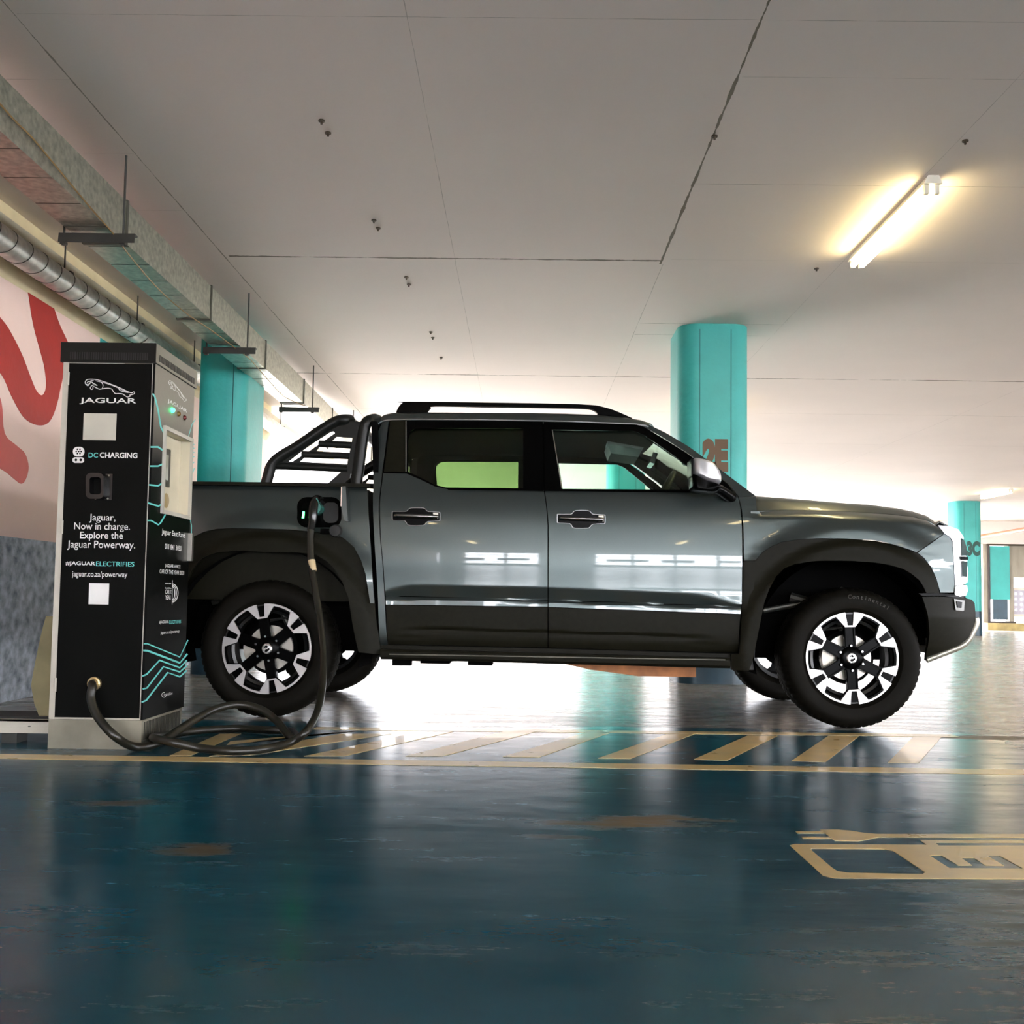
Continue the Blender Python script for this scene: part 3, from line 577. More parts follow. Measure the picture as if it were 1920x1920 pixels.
for s_, a, b_, xe in (('autotrader', 1092, 1095, 321), ('South Africa', 1101, 1104, 321), ('CAR', 1105.5, 1113.5, 317), ('YEAR', 1116, 1124, 320)): stext('print_text', s_, 309.5, xe, a, b_, m_white, .012)
stext('print_text', 'OF THE', 317.5, 321, 1107, 1113, m_white); stext('print_text', 'GridCars', 311, 323, 1300, 1305, m_white)
mb = MB(); ribbon(mb, [(323, 1088), (322.3, 1133)], .8, spt)
for r in (4.5, 7.5, 10.5): ribbon(mb, [(323+r*math.cos(t), 1112+17*math.sin(t)*(r/10.5)**.4) for t in [(-PI/2+i*PI/12) for i in range(13)]], 1.4, spt)
ribbon(mb, [(307+4*math.cos(t), 1303+4.5*math.sin(t)) for t in [i*PI/8 for i in range(14)]], .8, spt); ribbon(mb, [(309+1.8*math.cos(t), 1303+2.*math.sin(t)) for t in [i*PI/4 for i in range(9)]], .6, spt)
chg(finish('award_emblem', mb.bm, m_white, None, None, False))
mb = MB()
for p, wv in CAT:
    fx = lambda u, v: (316+(u-335)*.0766, 712+(v-437)*.16+(u-335)*.0405)
    ribbon(mb, [fx(*q_) for q_ in p], .8*wv, spt)
chg(finish('leaping_cat_emblem', mb.bm, m_white, None, None, False))
mb = MB()
TL = [([(286, 738), (290, 744), (296, 768), (301, 800), (307, 812)], 2.2), ([(282, 838), (296, 838), (306, 845)], 2.4), ([(281, 874), (296, 874), (305, 870)], 2.2), ([(279, 909), (296, 911), (304, 906)], 2.2), ([(277, 943), (297, 949), (303, 945)], 2.4), ([(276, 976), (283, 976), (297, 984), (301, 980), (311, 963)], 2),
      ([(352, 822), (360, 795), (366, 786)], 1), ([(357, 836), (364, 833)], 1.4), ([(357, 843), (364, 840)], 1.4), ([(357, 851), (364, 848)], 1.4), ([(357, 859), (364, 856)], 1.4), ([(357, 873), (364, 866)], 1.2), ([(356, 900), (364, 878)], 1.2), ([(355, 970), (359, 985), (359, 1000)], .9),
      ([(269, 1207), (276, 1207), (337, 1232), (352, 1200)], 1.8), ([(268, 1219.5), (276, 1220), (337, 1243), (351, 1226)], 2.6), ([(266, 1268), (275, 1264), (299, 1238), (337, 1252), (350, 1238)], 2.2), ([(267, 1292), (275, 1290), (306, 1250), (337, 1260), (350, 1248)], 2.2), ([(265, 1317), (274, 1313), (314, 1261), (337, 1269), (350, 1257)], 2.2)]
for p, wv in TL:
    mb = MB(); ribbon(mb, p, wv*1.35, spt); chg(finish('turquoise_stripe', mb.bm, m_tealp, None, None, False))
for (u, v), nm, mm in (((322, 769), 'green_lamp', mat('lamp_green_lit', (.0, .8, .25), .3, emit=(.02, 1, .3), estr=3.)), ((333.5, 776), 'amber_lamp', mat('lamp_amber', (.25, .12, .03), .25)), ((344.5, 783), 'red_lamp', mat('lamp_red', (.12, .01, .01), .2))):
    p = spt(u, v); o = chg(MB().lathe([(0, .014), (.008, .012), (.011, .006), (.012, 0)], p, 0, 20).build('indicator_lamp', mm)); o['label'] = nm.replace('_', ' ')
hx = spt(354, 1000); hz = spt(354, 1052)
chg(MB().box(XR_, XR_+.022, hx[1]-.012, hx[1]+.012, hz[2], hx[2]).bevel(.003).build('door_handle', mat('brushed_handle', (.5, .48, .42), .3, .9)))

# olive sheet behind the station's left side and the steel channel beside it
pb = [(90, 1155), (83, 1180), (75, 1215), (66, 1260), (62, 1285), (68, 1318), (78, 1345), (95, 1347)]
bp_ = [(p.x, p.z) for p in (GY(u, v, 4.72) for u, v in pb)]; bp_ += [(XL_-.001, .10), (XL_-.001, .72)]
t = tag(MB().prism(bp_[:8]+[(XL_-.002, bp_[7][1]), (XL_-.002, bp_[0][1])], 1, 4.70, 4.714).build('leaning_board', mat('olive_board', (.22, .19, .10), .7, vary=.2)), 'bent olive board propped against the left side of the charging cabinet', 'board')
fr = empty('steel_channel', (-2.4, 4.7, 0), 0, 'cream painted steel channel lying low on a foot, left of the cabinet plinth', 'steel frame')
def wl(o, par): o.data.transform(Matrix.Translation(-Vector(par.location))); o.parent = par; return o
wl(MB().box(-2.95, XL_-.003, 4.62, 4.63, .048, .108).box(-2.95, XL_-.003, 4.62, 4.9, .1, .108).box(-2.95, XL_-.003, 4.89, 4.9, .048, .1).build('channel', m_crm), fr)
wl(MB().box(-2.95, XL_-.01, 4.66, 4.88, .108, .118).build('rubber_mat', mat('black_rubber', (.015, .015, .015), .8)), fr)
wl(MB().box(-2.36, -2.29, 4.64, 4.74, 0, .048).build('foot', m_steel), fr); wl(MB().box(-2.9, -2.83, 4.64, 4.74, 0, .048).build('foot', m_steel), fr)
wl(MB().tube([(-2.225, 4.6195, .078), (-2.225, 4.6192, .082)], .006, 10).build('bolt_slot', m_steel), fr)
# ------------------------------------------------------------------ pickup truck
TA, TY0, TW = .0245, 5.63, 1.96
_r = ray(500, 1220); _Y = TY0+.09*math.cos(TA); _k = _Y/_r.y
TX0 = (_r*_k).x-.09*math.sin(TA)
TRK = empty('pickup_truck', (TX0, TY0, 0), -TA, 'dark grey-green double cab pickup with roof rails and black sports bar, plugged in to charge', 'pickup truck')
_ti = (Matrix.Translation((TX0, TY0, 0)) @ Matrix.Rotation(-TA, 4, 'Z')).inverted()
def Lp(px, py, y):
    """photo pixel -> (x, z) on the truck's own side plane at inset y"""
    e = _ti @ EYE; r = _ti.to_3x3() @ ray(px, py); k = (y-e.y)/r.y; p = e+r*k; return p.x, p.z
m_paint = mat('dark_metallic_paint', (.062, .078, .077), .33, .75, vary=.04, scale=300, coat=.55)
m_clad = mat('black_cladding_plastic', (.009, .0085, .005), .5, vary=.15, scale=40, bump=.03, bscale=400, spec=.09)
m_gblk = mat('gloss_black_trim', (.0015, .0015, .0015), .22, vary=.1, spec=.035)
m_dark = mat('interior_black', (.003, .003, .003), .85, vary=.2, spec=.02)
m_chr = mat('chrome', (.75, .75, .72), .12, 1., vary=.03)
m_alu = mat('machined_aluminium', (.52, .50, .49), .38, .55, vary=.05, scale=20)
m_rub = mat('tyre_rubber', (.005, .0043, .0028), .65, vary=.2, scale=20, bump=.05, bscale=90, spec=.1)
m_skid = mat('satin_silver_skid', (.42, .40, .34), .4, .6, vary=.05)
g_front = glassmat('clear_side_glass', (.82, .90, .86)); g_rear = glassmat('green_privacy_glass', (.54, .64, .49)); g_ws = glassmat('windscreen_glass', (.86, .92, .88))
BT = [(.25, .12), (.40, .085), (.46, .06), (.60, .05), (.75, .052), (.90, .045), (1.05, .05), (1.16, .06), (1.25, .08), (1.31, .105)]
def sml(tab, x):
    if x <= tab[0][0]: return tab[0][1]
    if x >= tab[-1][0]: return tab[-1][1]
    for i in range(len(tab)-1):
        a, b_ = tab[i], tab[i+1]
        if x <= b_[0]:
            t = (x-a[0])/(b_[0]-a[0]); m0 = (b_[1]-tab[max(i-1, 0)][1])/(b_[0]-tab[max(i-1, 0)][0]); m1 = (tab[min(i+2, len(tab)-1)][1]-a[1])/(tab[min(i+2, len(tab)-1)][0]-a[0]); h = b_[0]-a[0]
            return a[1]*(2*t**3-3*t*t+1)+m0*h*(t**3-2*t*t+t)+b_[1]*(3*t*t-2*t**3)+m1*h*(t**3-t*t)
def taper(x):
    v = .21*max(0, (x-3.48)/.5)**2.2
    if x < -.85: v += .1*((-.85-x)/.3)**2
    return v
def Dbase(x, z):
    if z > 1.31: return .105+(z-1.31)*.40+taper(x)
    return sml(BT, z)+taper(x)
crx = [Lp(a, c, .06) for a, c in ((712, 1113), (722, 1111), (745, 1104), (771, 1097), (1026, 1102), (1307, 1114), (1335, 1122), (1364, 1132), (1392, 1133))]
stx = [Lp(a, c, .06) for a, c in ((712, 1118), (1026, 1125.5), (1386, 1138), (1392, 1138))]
def Ddoor(x, z):
    d = Dbase(x, z); zc = lerp1(crx, x); zs = lerp1(stx, x)
    if z < zc and zc-zs > .004:
        t = min((zc-z)/max(zc-zs, .004), 1); d += .030*t*min(1, (zc-zs)/.04)
        if z < zs: d -= .018*min((zs-z)/.012, 1)*min(1, (zc-zs)/.04)
    return d
ccx = [Lp(a, c, .06) for a, c in ((728, 1209), (749, 1201), (786, 1175), (1024, 1182), (1296, 1190), (1312, 1194), (1345, 1220), (1370, 1222))]
def Dclad(x, z):
    d = Dbase(x, z)-.008; zc = lerp1(ccx, x)
    if z < zc: d += .012*min((zc-z)/.012, 1)-.006*min(max((zc-z)-.022, 0)/.01, 1)
    return d
FSH = [Lp(a, c, .19) for a, c in ((1384, 968), (1400, 962), (1420, 958.5), (1470, 957), (1530, 957.5), (1600, 960), (1660, 964), (1710, 969), (1745, 977), (1757, 984))]
def Dfend(x, z):
    zs = lerp1(FSH, x); d = Dbase(x, min(z, 1.2)); t = max(0, 1-(zs-z)/.055); return d+.11*t*t
WH = [(0., .388), (3.26, .388)]
def Dflare(x, z):
    c = WH[0] if x < 1.6 else WH[1]; r = math.hypot(x-c[0], z-c[1]); t = min(max((.665-r)/.055, 0), 1); t = t*t*(3-2*t)
    return .042-.032*t+(-.006*min(max((.60-r)/.05, 0), 1))+taper(x)*.9
def pxo(poly, df):
    out = []
    for a, c in poly:
        y = .06
        for _ in range(5): x, z = Lp(a, c, y); y = df(x, z)
        out.append((x, z))
    return out
def frange(a, b_, s_):
    n = max(1, int((b_-a)/s_)); return [a+(b_-a)*i/n for i in range(1, n)]
def panelmesh(loops, df, sxx=.06, szz=.012, thick=.012, extra_z=()):
    bm = bmesh.new(); fl_ = []; idx = []
    for l in loops:
        for (x, z) in l: fl_.append(bm.verts.new((x, 0, z)))
    for t in tessellate_polygon([[Vector((x, z, 0)) for x, z in l] for l in loops]):
        try: bm.faces.new([fl_[i] for i in t])
        except ValueError: pass
    X = [v.co.x for v in bm.verts]; Z = [v.co.z for v in bm.verts]
    for x in frange(min(X), max(X), sxx): bmesh.ops.bisect_plane(bm, geom=bm.verts[:]+bm.edges[:]+bm.faces[:], plane_co=(x, 0, 0), plane_no=(1, 0, 0), dist=1e-6)
    for z in frange(min(Z), max(Z), szz)+[e_ for e_ in extra_z if min(Z) < e_ < max(Z)]: bmesh.ops.bisect_plane(bm, geom=bm.verts[:]+bm.edges[:]+bm.faces[:], plane_co=(0, 0, z), plane_no=(0, 0, 1), dist=1e-6)
    bmesh.ops.remove_doubles(bm, verts=bm.verts[:], dist=2e-5)
    ed = [e_ for e_ in bm.edges if len(e_.link_faces) == 2 and abs(abs((e_.verts[0].co-e_.verts[1].co).normalized().x)-1) > 1e-4 and abs(abs((e_.verts[0].co-e_.verts[1].co).normalized().z)-1) > 1e-4]
    bmesh.ops.dissolve_edges(bm, edges=ed, use_verts=False)
    for v in bm.verts: v.co.y = df(v.co.x, v.co.z)
    for f in bm.faces:
        f.normal_update()
        if f.normal.y > 0: f.normal_flip()
    if thick:
        front = bm.faces[:]; bd = [e_ for e_ in bm.edges if e_.is_boundary]; mp = {v: bm.verts.new(v.co+Vector((0, thick, 0))) for v in bm.verts[:]}
        for f in front: bm.faces.new([mp[v] for v in f.verts][::-1])
        for e_ in bd:
            a, b_ = e_.verts; f = e_.link_faces[0]; vs_ = list(f.verts); i = vs_.index(a)
            if vs_[(i+1) % len(vs_)] == b_: a, b_ = b_, a
            bm.faces.new([a, b_, mp[b_], mp[a]])
    return bm
def mirror(o):
    me = o.data.copy(); me.transform(Matrix.Translation((0, TW, 0)) @ Matrix.Diagonal((1, -1, 1, 1))); me.flip_normals()
    c = o.copy(); c.data = me; C.objects.link(c); return c
def part(name, loops, df, m, parent=None, both=True, smooth=32, **kw):
    if loops and not isinstance(loops[0][0], (list, tuple)): loops = [loops]
    o = finish(name, panelmesh([pxo(l, df) for l in loops], df, **kw), m, parent or TRK, smooth, False)
    if both is True: return o, mirror(o)
    return o
def add(mb, name, m, parent=None, smooth=35, both=False):
    o = mb.build(name, m, parent or TRK, smooth)
    if both: return o, mirror(o)
    return o
# --- bed side and fenders
REARARCH = [(381.7, 997), (402.5, 992), (433.7, 990), (486, 991), (548, 993), (600, 998), (631, 1002), (646, 1010), (664, 1026), (677, 1050), (685.6, 1076.5), (694, 1131)]
bedpoly = [(126, 903), (365, 903.5), (490, 906.5), (560, 908), (640, 910), (688, 913), (690, 940), (697, 1060), (702, 1131)]+REARARCH[::-1]+[(361, 1006.7), (335, 1035), (318, 1075), (306, 1131), (128, 1131)]
def lip(x, z):
    c = WH[0] if x < 1.6 else WH[1]; r = math.hypot((x-c[0]), z-c[1]); t = min(max((.80-r)/.10, 0), 1); return .03*t*t*(3-2*t)
def Dbed(x, z):
    d = Dbase(x, z)-.012; t = max(0, 1-(1.335-z)/.05); return d+.03*t*t-lip(x, z)
bed = empty('bed', (0, 0, 0)); bed.parent = TRK
bs, bs2 = part('bed_side', bedpoly, Dbed, m_paint)
bs.parent = bed; bs2.parent = bed
cabr, cabr2 = part('cab_rear_pillar', [(700, 912), (701, 850), (708, 812), (718, 788), (729, 788), (720, 861), (716.5, 886), (710, 947), (712.8, 1011), (717.5, 1060), (727, 1210), (713, 1210), (709, 1130), (705, 1060), (699.5, 960)], Dbase, m_paint)
RI = [(672.5, 1223), (666, 1197), (660, 1164), (653, 1120), (642, 1092), (629, 1068), (613, 1052.5), (591.6, 1040), (559, 1036), (493, 1035), (449, 1032), (405.6, 1036), (380, 1046), (360, 1068), (345, 1100), (335, 1140), (330, 1200)]
rearflare = [(360.5, 1005.5)]+[(a, c-1) for a, c in REARARCH]+[(702, 1132), (707, 1180), (712, 1210), (715, 1227)]+RI+[(305, 1200), (303, 1132), (317, 1074), (334, 1034)]
part('wheel_arch_flare', rearflare, Dflare, m_clad, szz=.02, sxx=.03, thick=.03)
FO = [(1416.5, 1052), (1429.5, 1036), (1448, 1024.5), (1466, 1016.7), (1497, 1012), (1536, 1010), (1588, 1010.7), (1640, 1014), (1666.5, 1019), (1692.5, 1027), (1718.5, 1036), (1731.5, 1046.7), (1744.6, 1063.6), (1755, 1085.7), (1760, 1104), (1761.5, 1112)]
FI = [(1737, 1112), (1731.5, 1100), (1724, 1088), (1708, 1075), (1692.5, 1066), (1666.5, 1059), (1640, 1054.5), (1601, 1052), (1562, 1051), (1526, 1052), (1492, 1057), (1471, 1065), (1455.5, 1080.5), (1442.5, 1104), (1433, 1130), (1425, 1170), (1416, 1215), (1410, 1243)]
frontflare = [(1394, 1052.5)]+FO+FI+[(1404, 1258), (1372, 1256), (1371, 1226), (1386, 1226), (1391, 1150)]
part('wheel_arch_flare', frontflare, Dflare, m_clad, szz=.02, sxx=.03, thick=.03)
fen = [(1385, 932.5), (1417, 931), (1419, 958.5), (1470, 957), (1530, 957.5), (1600, 960), (1660, 964), (1710, 969), (1745, 977), (1757, 984), (1769, 1000), (1725.5, 1030.5)]
fenpoly = fen[:-1]+[(1768.5, 1001), (1726, 1031)]+[(1718.5, 1035), (1692.5, 1026), (1666.5, 1018), (1640, 1013), (1588, 1009.7), (1536, 1009), (1497, 1011), (1466, 1015.7), (1448, 1023.5), (1429.5, 1035), (1416.5, 1051), (1395, 1051.5), (1394, 990), (1391, 955)]
def Dfe2(x, z):
    zs = lerp1(FSH, x)
    if x < FSH[2][0]: zs = 1.32
    return Dbase(x, min(z, 1.26)) - lip(x, z) + .11*max(0, 1-(zs-z)/.055)**2
part('front_fender', fenpoly, Dfe2, m_paint)
# bumper corner painted
bc = [(1770.5, 1001.5), (1781, 1008), (1785, 1016), (1788, 1060), (1790, 1111), (1763, 1111), (1761, 1103), (1756, 1085), (1745.6, 1062.6), (1732.5, 1046), (1721, 1036.5), (1728, 1031)]
part('bumper_corner', bc, Dfend, m_paint)
# vent plate in the front flare
part('flare_insert', [(1396, 1062), (1418, 1068), (1413, 1105), (1405, 1118), (1398, 1155), (1393, 1155)], lambda x, z: Dflare(x, z)-.006, m_clad, both=False, thick=.006)
# --- doors
def doorset(paint, frame, glassh, clad, glass, gm, side_name):
    d = empty('door', (0, 0, 0)); d.parent = TRK
    d2 = empty('door', (0, 0, 0)); d2.parent = TRK
    for nm, lp, df, m_, kw in (('door_skin', paint, Ddoor, m_paint, dict(szz=.009)), ('window_frame', [frame, glassh], lambda x, z: Dbase(x, z)-.002, m_gblk, {}), ('door_cladding', clad, Dclad, m_clad, dict(szz=.008)), ('side_window', glass, lambda x, z: Dbase(x, z)+.012, gm, dict(thick=.004, szz=.05))):
        o, o2 = part(nm, lp, df, m_, d, **kw); o2.parent = d2
    return d, d2
g1 = [(790, 803), (777, 804), (767, 811), (764, 823), (764, 884), (790, 896), (815, 909), (836, 914), (981, 915.5), (981, 803.5)]
def grow(p, k):
    cx_ = sum(a for a, c in p)/len(p); cy_ = sum(c for a, c in p)/len(p); return [(cx_+(a-cx_)*k, cy_+(c-cy_)*k) for a, c in p]
rd_, rd2_ = doorset([(718.5, 887), (762, 888), (790, 900), (815, 912), (840, 917.5), (1019.5, 919.5), (1024, 950), (1026.6, 985), (1026.6, 1137.5), (723.5, 1133.5), (719, 1060), (714.3, 1011), (712, 947)],
    [(730.5, 789), (800, 786.8), (900, 787), (1017.5, 790), (1019, 918), (840, 916), (815, 911), (790, 899), (762, 886.5), (718.5, 885.8), (722, 861)], g1,
    [(724, 1135), (1026.6, 1139), (1026.6, 1214), (728, 1208)], grow(g1, 1.02), g_rear, 'rear')
g2 = [(1037, 806), (1190, 808.5), (1207, 815), (1255, 848), (1297, 879), (1330, 904), (1338, 918.5), (1055, 916.5)]
fd_, fd2_ = doorset([(1021.5, 919.8), (1340, 923), (1375, 927), (1383.5, 932), (1388.5, 955), (1391, 990), (1391, 1130), (1388.5, 1151), (1028.6, 1138), (1028.8, 985), (1026, 950)],
    [(1019.5, 790), (1190, 795), (1207, 800.5), (1240, 820), (1285, 848), (1330, 880), (1365, 908), (1382, 931), (1345, 921.5), (1022, 918.3)], g2,
    [(1028.6, 1139.5), (1388, 1152.5), (1386, 1180), (1383, 1224), (1028.6, 1214.5)], grow(g2, 1.015), g_front, 'front')
part('cab_side', [[(708, 1000), (711, 930), (716, 860), (728, 800), (735, 795), (900, 793), (1100, 797), (1190, 802), (1240, 826), (1330, 886), (1380, 930), (1392, 990), (1390, 1130), (1383, 1222), (725, 1207), (712, 1080)], grow(g1, 1.0), grow(g2, 1.0)], lambda x, z: Dbase(x, z)+.028, m_dark, szz=.05, sxx=.2, thick=.03)
# chrome-edged divider and black quarter trim on the rear door
part('quarter_trim', [(732, 789), (760, 788), (760, 885), (720, 884), (723, 861)], lambda x, z: Dbase(x, z)-.005, m_clad, rd_, both=False, thick=.004)
part('trim_line', [(760.5, 789), (762, 789), (762, 884), (760.5, 884)], lambda x, z: Dbase(x, z)-.008, m_chr, rd_, both=False, thick=.005)
part('trim_line', [(1034.8, 806), (1036.3, 806), (1054.3, 916), (1052.5, 916)], lambda x, z: Dbase(x, z)-.004, m_chr, fd_, both=False, thick=.004)
part('waist_moulding', [(840, 915), (1019, 917), (1019, 920.5), (840, 918.5)], lambda x, z: Dbase(x, z)-.01, m_gblk, rd_, both=False, thick=.01)
part('waist_moulding', [(1022, 916.5), (1345, 920), (1380, 930), (1375, 930), (1345, 924), (1022, 920.5)], lambda x, z: Dbase(x, z)-.01, m_gblk, fd_, both=False, thick=.01)
def handle(x0, y0, par, keyhole):
    P = lambda a, c: Lp(x0+a, y0+c, .045)
    hp = sm2([(0, 10), (3, 8), (26, 8), (30, 4), (36, 1), (58, 1), (64, 4), (68, 8), (88, 9), (91, 12), (91, 24), (88, 26), (68, 27), (62, 33), (56, 35), (34, 35), (28, 32), (24, 26), (3, 25), (0, 22)], 2)
    h_ = MB().prism([P(*p) for p in hp], 1, .036, .060).build('door_handle', mat('handle_bezel', (.10, .10, .10), .2, .9), par, None)
    rec = [(4+(a-2)*.96, 1.2+c*.94) for a, c in hp]
    add(MB().prism([P(*p) for p in rec], 1, .0345, .05), 'handle_recess', m_gblk, h_, None)
    a = P(6, 16.5); b_ = P(86, 18.5)
    add(MB().tube(smoothpath([(a[0], .03, a[1]), (a[0]+.02, .014, a[1]), ((a[0]+b_[0])/2, .006, (a[1]+b_[1])/2), (b_[0]-.02, .014, b_[1]), (b_[0], .03, b_[1])], 5), .0115, 12), 'grip', mat('dark_chrome', (.22, .22, .21), .2, 1.), h_)
    if keyhole: q1 = P(12, 18); add(MB().lathe([(0, -.001), (.005, -.001), (.006, .004)], (q1[0], .012, q1[1]), 1, 14), 'key_cap', m_chr, h_)
    q2 = P(78, 12); add(MB().box(q2[0], q2[0]+.028, .018, .03, q2[1]-.03, q2[1]+.003).bevel(.004), 'handle_end', m_skid, h_)
handle(735, 951, rd_, False); handle(1044, 956, fd_, True)
# --- sill and step
def Dsill(x, z): return .03+(.52-z)*.15
part('rocker_panel', [(712, 1210.5), (728, 1209.5), (1026, 1216), (1370, 1226), (1371, 1240), (716, 1222)], lambda x, z: .075, m_clad, thick=.05, szz=.1)
for k_, (a, b_) in enumerate((((714, 1221), (1369, 1238)),)):
    p0 = Lp(a[0], a[1], 0.02); p1 = Lp(b_[0], b_[1], .02)
    for sd in (0, 1):
        st_ = empty('side_step', (0, 0, 0)); st_.parent = TRK
        yy0 = .0 if not sd else TW-.20
        sec = [(0.0, .0), (.008, .012), (.19, .012), (.20, 0), (.20, -.03), (.15, -.045), (.03, -.045), (.004, -.03)]
        rows = []
        for (px_, pz) in (p0, p1): rows.append([(px_, (yy0+u if not sd else TW-u), pz+v) for u, v in sec+[sec[0]]])
        mb = MB().grid(rows); bmesh.ops.remove_doubles(mb.bm, verts=mb.bm.verts[:], dist=1e-6); mb.capends(); add(mb, 'step_board', m_clad, st_, 25)
        if not sd:
            rows = [[(px_, -.004, pz-.012), (px_, -.004, pz-.024), (px_, .01, pz-.024)] for px_, pz in (p0, p1)]
            add(MB().box(p0[0]+.05, p1[0]-.03, -.003, .004, p1[1]-.0, p1[1]+.006), 'step_edge', mat('grey_step_edge', (.09, .085, .06), .5), st_)
# --- roof: drip line to drip line
drip = [(718, 788), (728, 786.3), (760, 785), (900, 786), (1060, 789), (1190, 794), (1212, 797)]
def roofrow(px, py, sil):
    xx, z0 = Lp(px, py, .27); _, z1 = Lp(px, sil, .36)
    return xx, z0, z1
rows = []
for (px, py, sil) in ((703, 800, 795), (708, 793, 787), (716, 788.5, 779), (725, 786.4, 775.5), (740, 785, 773), (800, 785, 773), (900, 785.3, 773.6), (1000, 786.8, 774.5), (1060, 788.5, 775.5), (1124, 791, 778), (1175, 793, 783), (1200, 795, 788), (1216, 799, 794)):
    xx, z0, z1 = roofrow(px, py, sil); dz = z1-z0
    prof = [(.262, z0-.004), (.268, z0), (.28, z0+dz*.45), (.305, z0+dz*.78), (.36, z1), (.5, z1+.012), (.7, z1+.02), (.98, z1+.024)]
    prof += [(TW-y, z) for y, z in prof[-2::-1]]
    bow = .0 if px < 1190 else .10*(px-1190)/26
    rows.append([(xx+bow*math.sin(PI*max(0, (y-.262))/(TW-.524)), y, z) for y, z in prof])
ROOFF = rows[-1]; ROOFR = rows[0]
mb = MB().grid(rows); mb.bm.faces.ensure_lookup_table()
rf = add(mb, 'roof', m_paint, None, 50); md = rf.modifiers.new('s', 'SOLIDIFY'); md.thickness = .012; md.offset = -1
rows = [[(p[0], p[1], p[2]-.05) for p in r[2:-2]] for r in rows]
add(MB().grid(rows), 'headliner', mat('dark_headliner', (.012, .014, .012), .9), None, 60)
part('drip_moulding', drip+[(1212, 799), (1190, 796), (1060, 790.5), (900, 787.5), (760, 786.6), (728, 788), (718, 790)], lambda x, z: .262, mat('satin_trim', (.16, .16, .16), .3, .9), thick=.006, szz=.1, sxx=.3)
# A pillars
ap = [(1191, 795), (1214, 795), (1250, 812.5), (1291, 837), (1332.5, 867), (1374, 898), (1417, 930), (1386, 932), (1366, 906.5), (1330, 878.5), (1285, 846.5), (1240, 818.5), (1207, 799)]
def Dap(x, z): return Dbase(x, z)+.006
part('windscreen_pillar', ap, Dap, m_paint, thick=.05)
# windscreen
bot = [Lp(a, c, .16) for a, c in ((1417, 930),)][0]
rows = []
sidep = [Lp(a, c, yy) for (a, c), yy in (((1417, 931), .135), ((1374, 899), .165), ((1332.5, 868), .2), ((1291, 838), .235), ((1250, 813), .262), ((1214, 796), .28))]
for i, (x_, z_) in enumerate(sidep):
    t = i/5; y0 = .135+t*.145; bw = .20*(1-t)+.10*t
    rows.append([(x_+bw*math.sin(PI*k/16)-.004, y0+(TW-2*y0)*k/16, z_-.004+.02*math.sin(PI*k/16)*t) for k in range(17)])
ws = add(MB().grid(rows), 'windscreen', g_ws, None, 60)
# rear screen and cab back
rows = []
for px_, c, y0 in ((703, 797, .27), (701, 850, .18), (699, 905, .11)):
    x_, z_ = Lp(px_, c, y0); rows.append([(x_+.006, y0+.03, z_), (x_+.006, TW-y0-.03, z_)])
add(MB().grid([[rows[0][0], rows[0][1]], [rows[1][0], rows[1][1]], [rows[2][0], rows[2][1]]]), 'rear_screen', g_rear, None, None)
xb_, zb_ = Lp(699, 905, .11)
mb = MB().box(xb_, xb_+.03, .13, TW-.13, .45, zb_); xt_, zt_ = Lp(703, 797, .27); mb.box(xt_, xt_+.03, .28, TW-.28, zt_-.06, zt_+.01)
for yy in (.14, TW-.2): mb.prism([(xb_, zb_), (xb_+.03, zb_), (xt_+.03, zt_), (xt_, zt_)], 1, yy+(.0), yy+.06)
add(mb, 'cab_back', m_dark)
# --- bonnet
rows = []
for a, sh, sil in ((1386, 968, 931.5), (1400, 962, 930.5), (1420, 958.5, 930), (1471, 957, 933), (1536, 957.5, 938), (1588, 959.5, 942.5), (1640, 962.5, 946), (1692, 967, 953), (1720, 971, 958.5), (1745, 977, 966), (1757, 984, 974)):
    xx, zs = Lp(a, sh, .19); xs_, z1 = Lp(a, sil, .42); tp = taper(xx); dz = z1-zs
    prof = [(.19+tp, zs), (.20+tp, zs+.006), (.25+tp, zs+dz*.55), (.32+tp, zs+dz*.85), (.42+tp, z1), (.6+tp*.6, z1+.012), (.8+tp*.3, z1+.008), (.98, z1+.012)]; prof += [(TW-y, z) for y, z in prof[-2::-1]]
    bow = .14*max(0, (xx-3.3)/.5) if xx > 3.3 else 0
    if a <= 1420: bow = .05
    rows.append([(xx+bow*math.sin(PI*max(0, min(1, (y-.19)/(TW-.38)))), y, z) for y, z in prof])
hd = [Lp(a, c, .36) for a, c in ((1765, 976), (1786, 985), (1797, 993))]
for i, (xx, zz) in enumerate(hd):
    tp = .20+.02*i; r0 = rows[-1]; n_ = len(r0)
    rows.append([(xx+.06*math.sin(PI*j/(n_-1)), tp+.19+(TW-2*(tp+.19))*j/(n_-1), zz+.01*math.sin(PI*j/(n_-1))) for j in range(n_)])
bn = add(MB().grid(rows), 'bonnet', m_paint, None, 50); md = bn.modifiers.new('s', 'SOLIDIFY'); md.thickness = .012; md.offset = -1
HOODF = rows[-1]
# cowl between bonnet and windscreen
x0, z0 = Lp(1400, 931, .2); add(MB().box(x0-.12, x0+.10, .24, TW-.24, z0-.09, z0-.05), 'cowl', m_gblk)
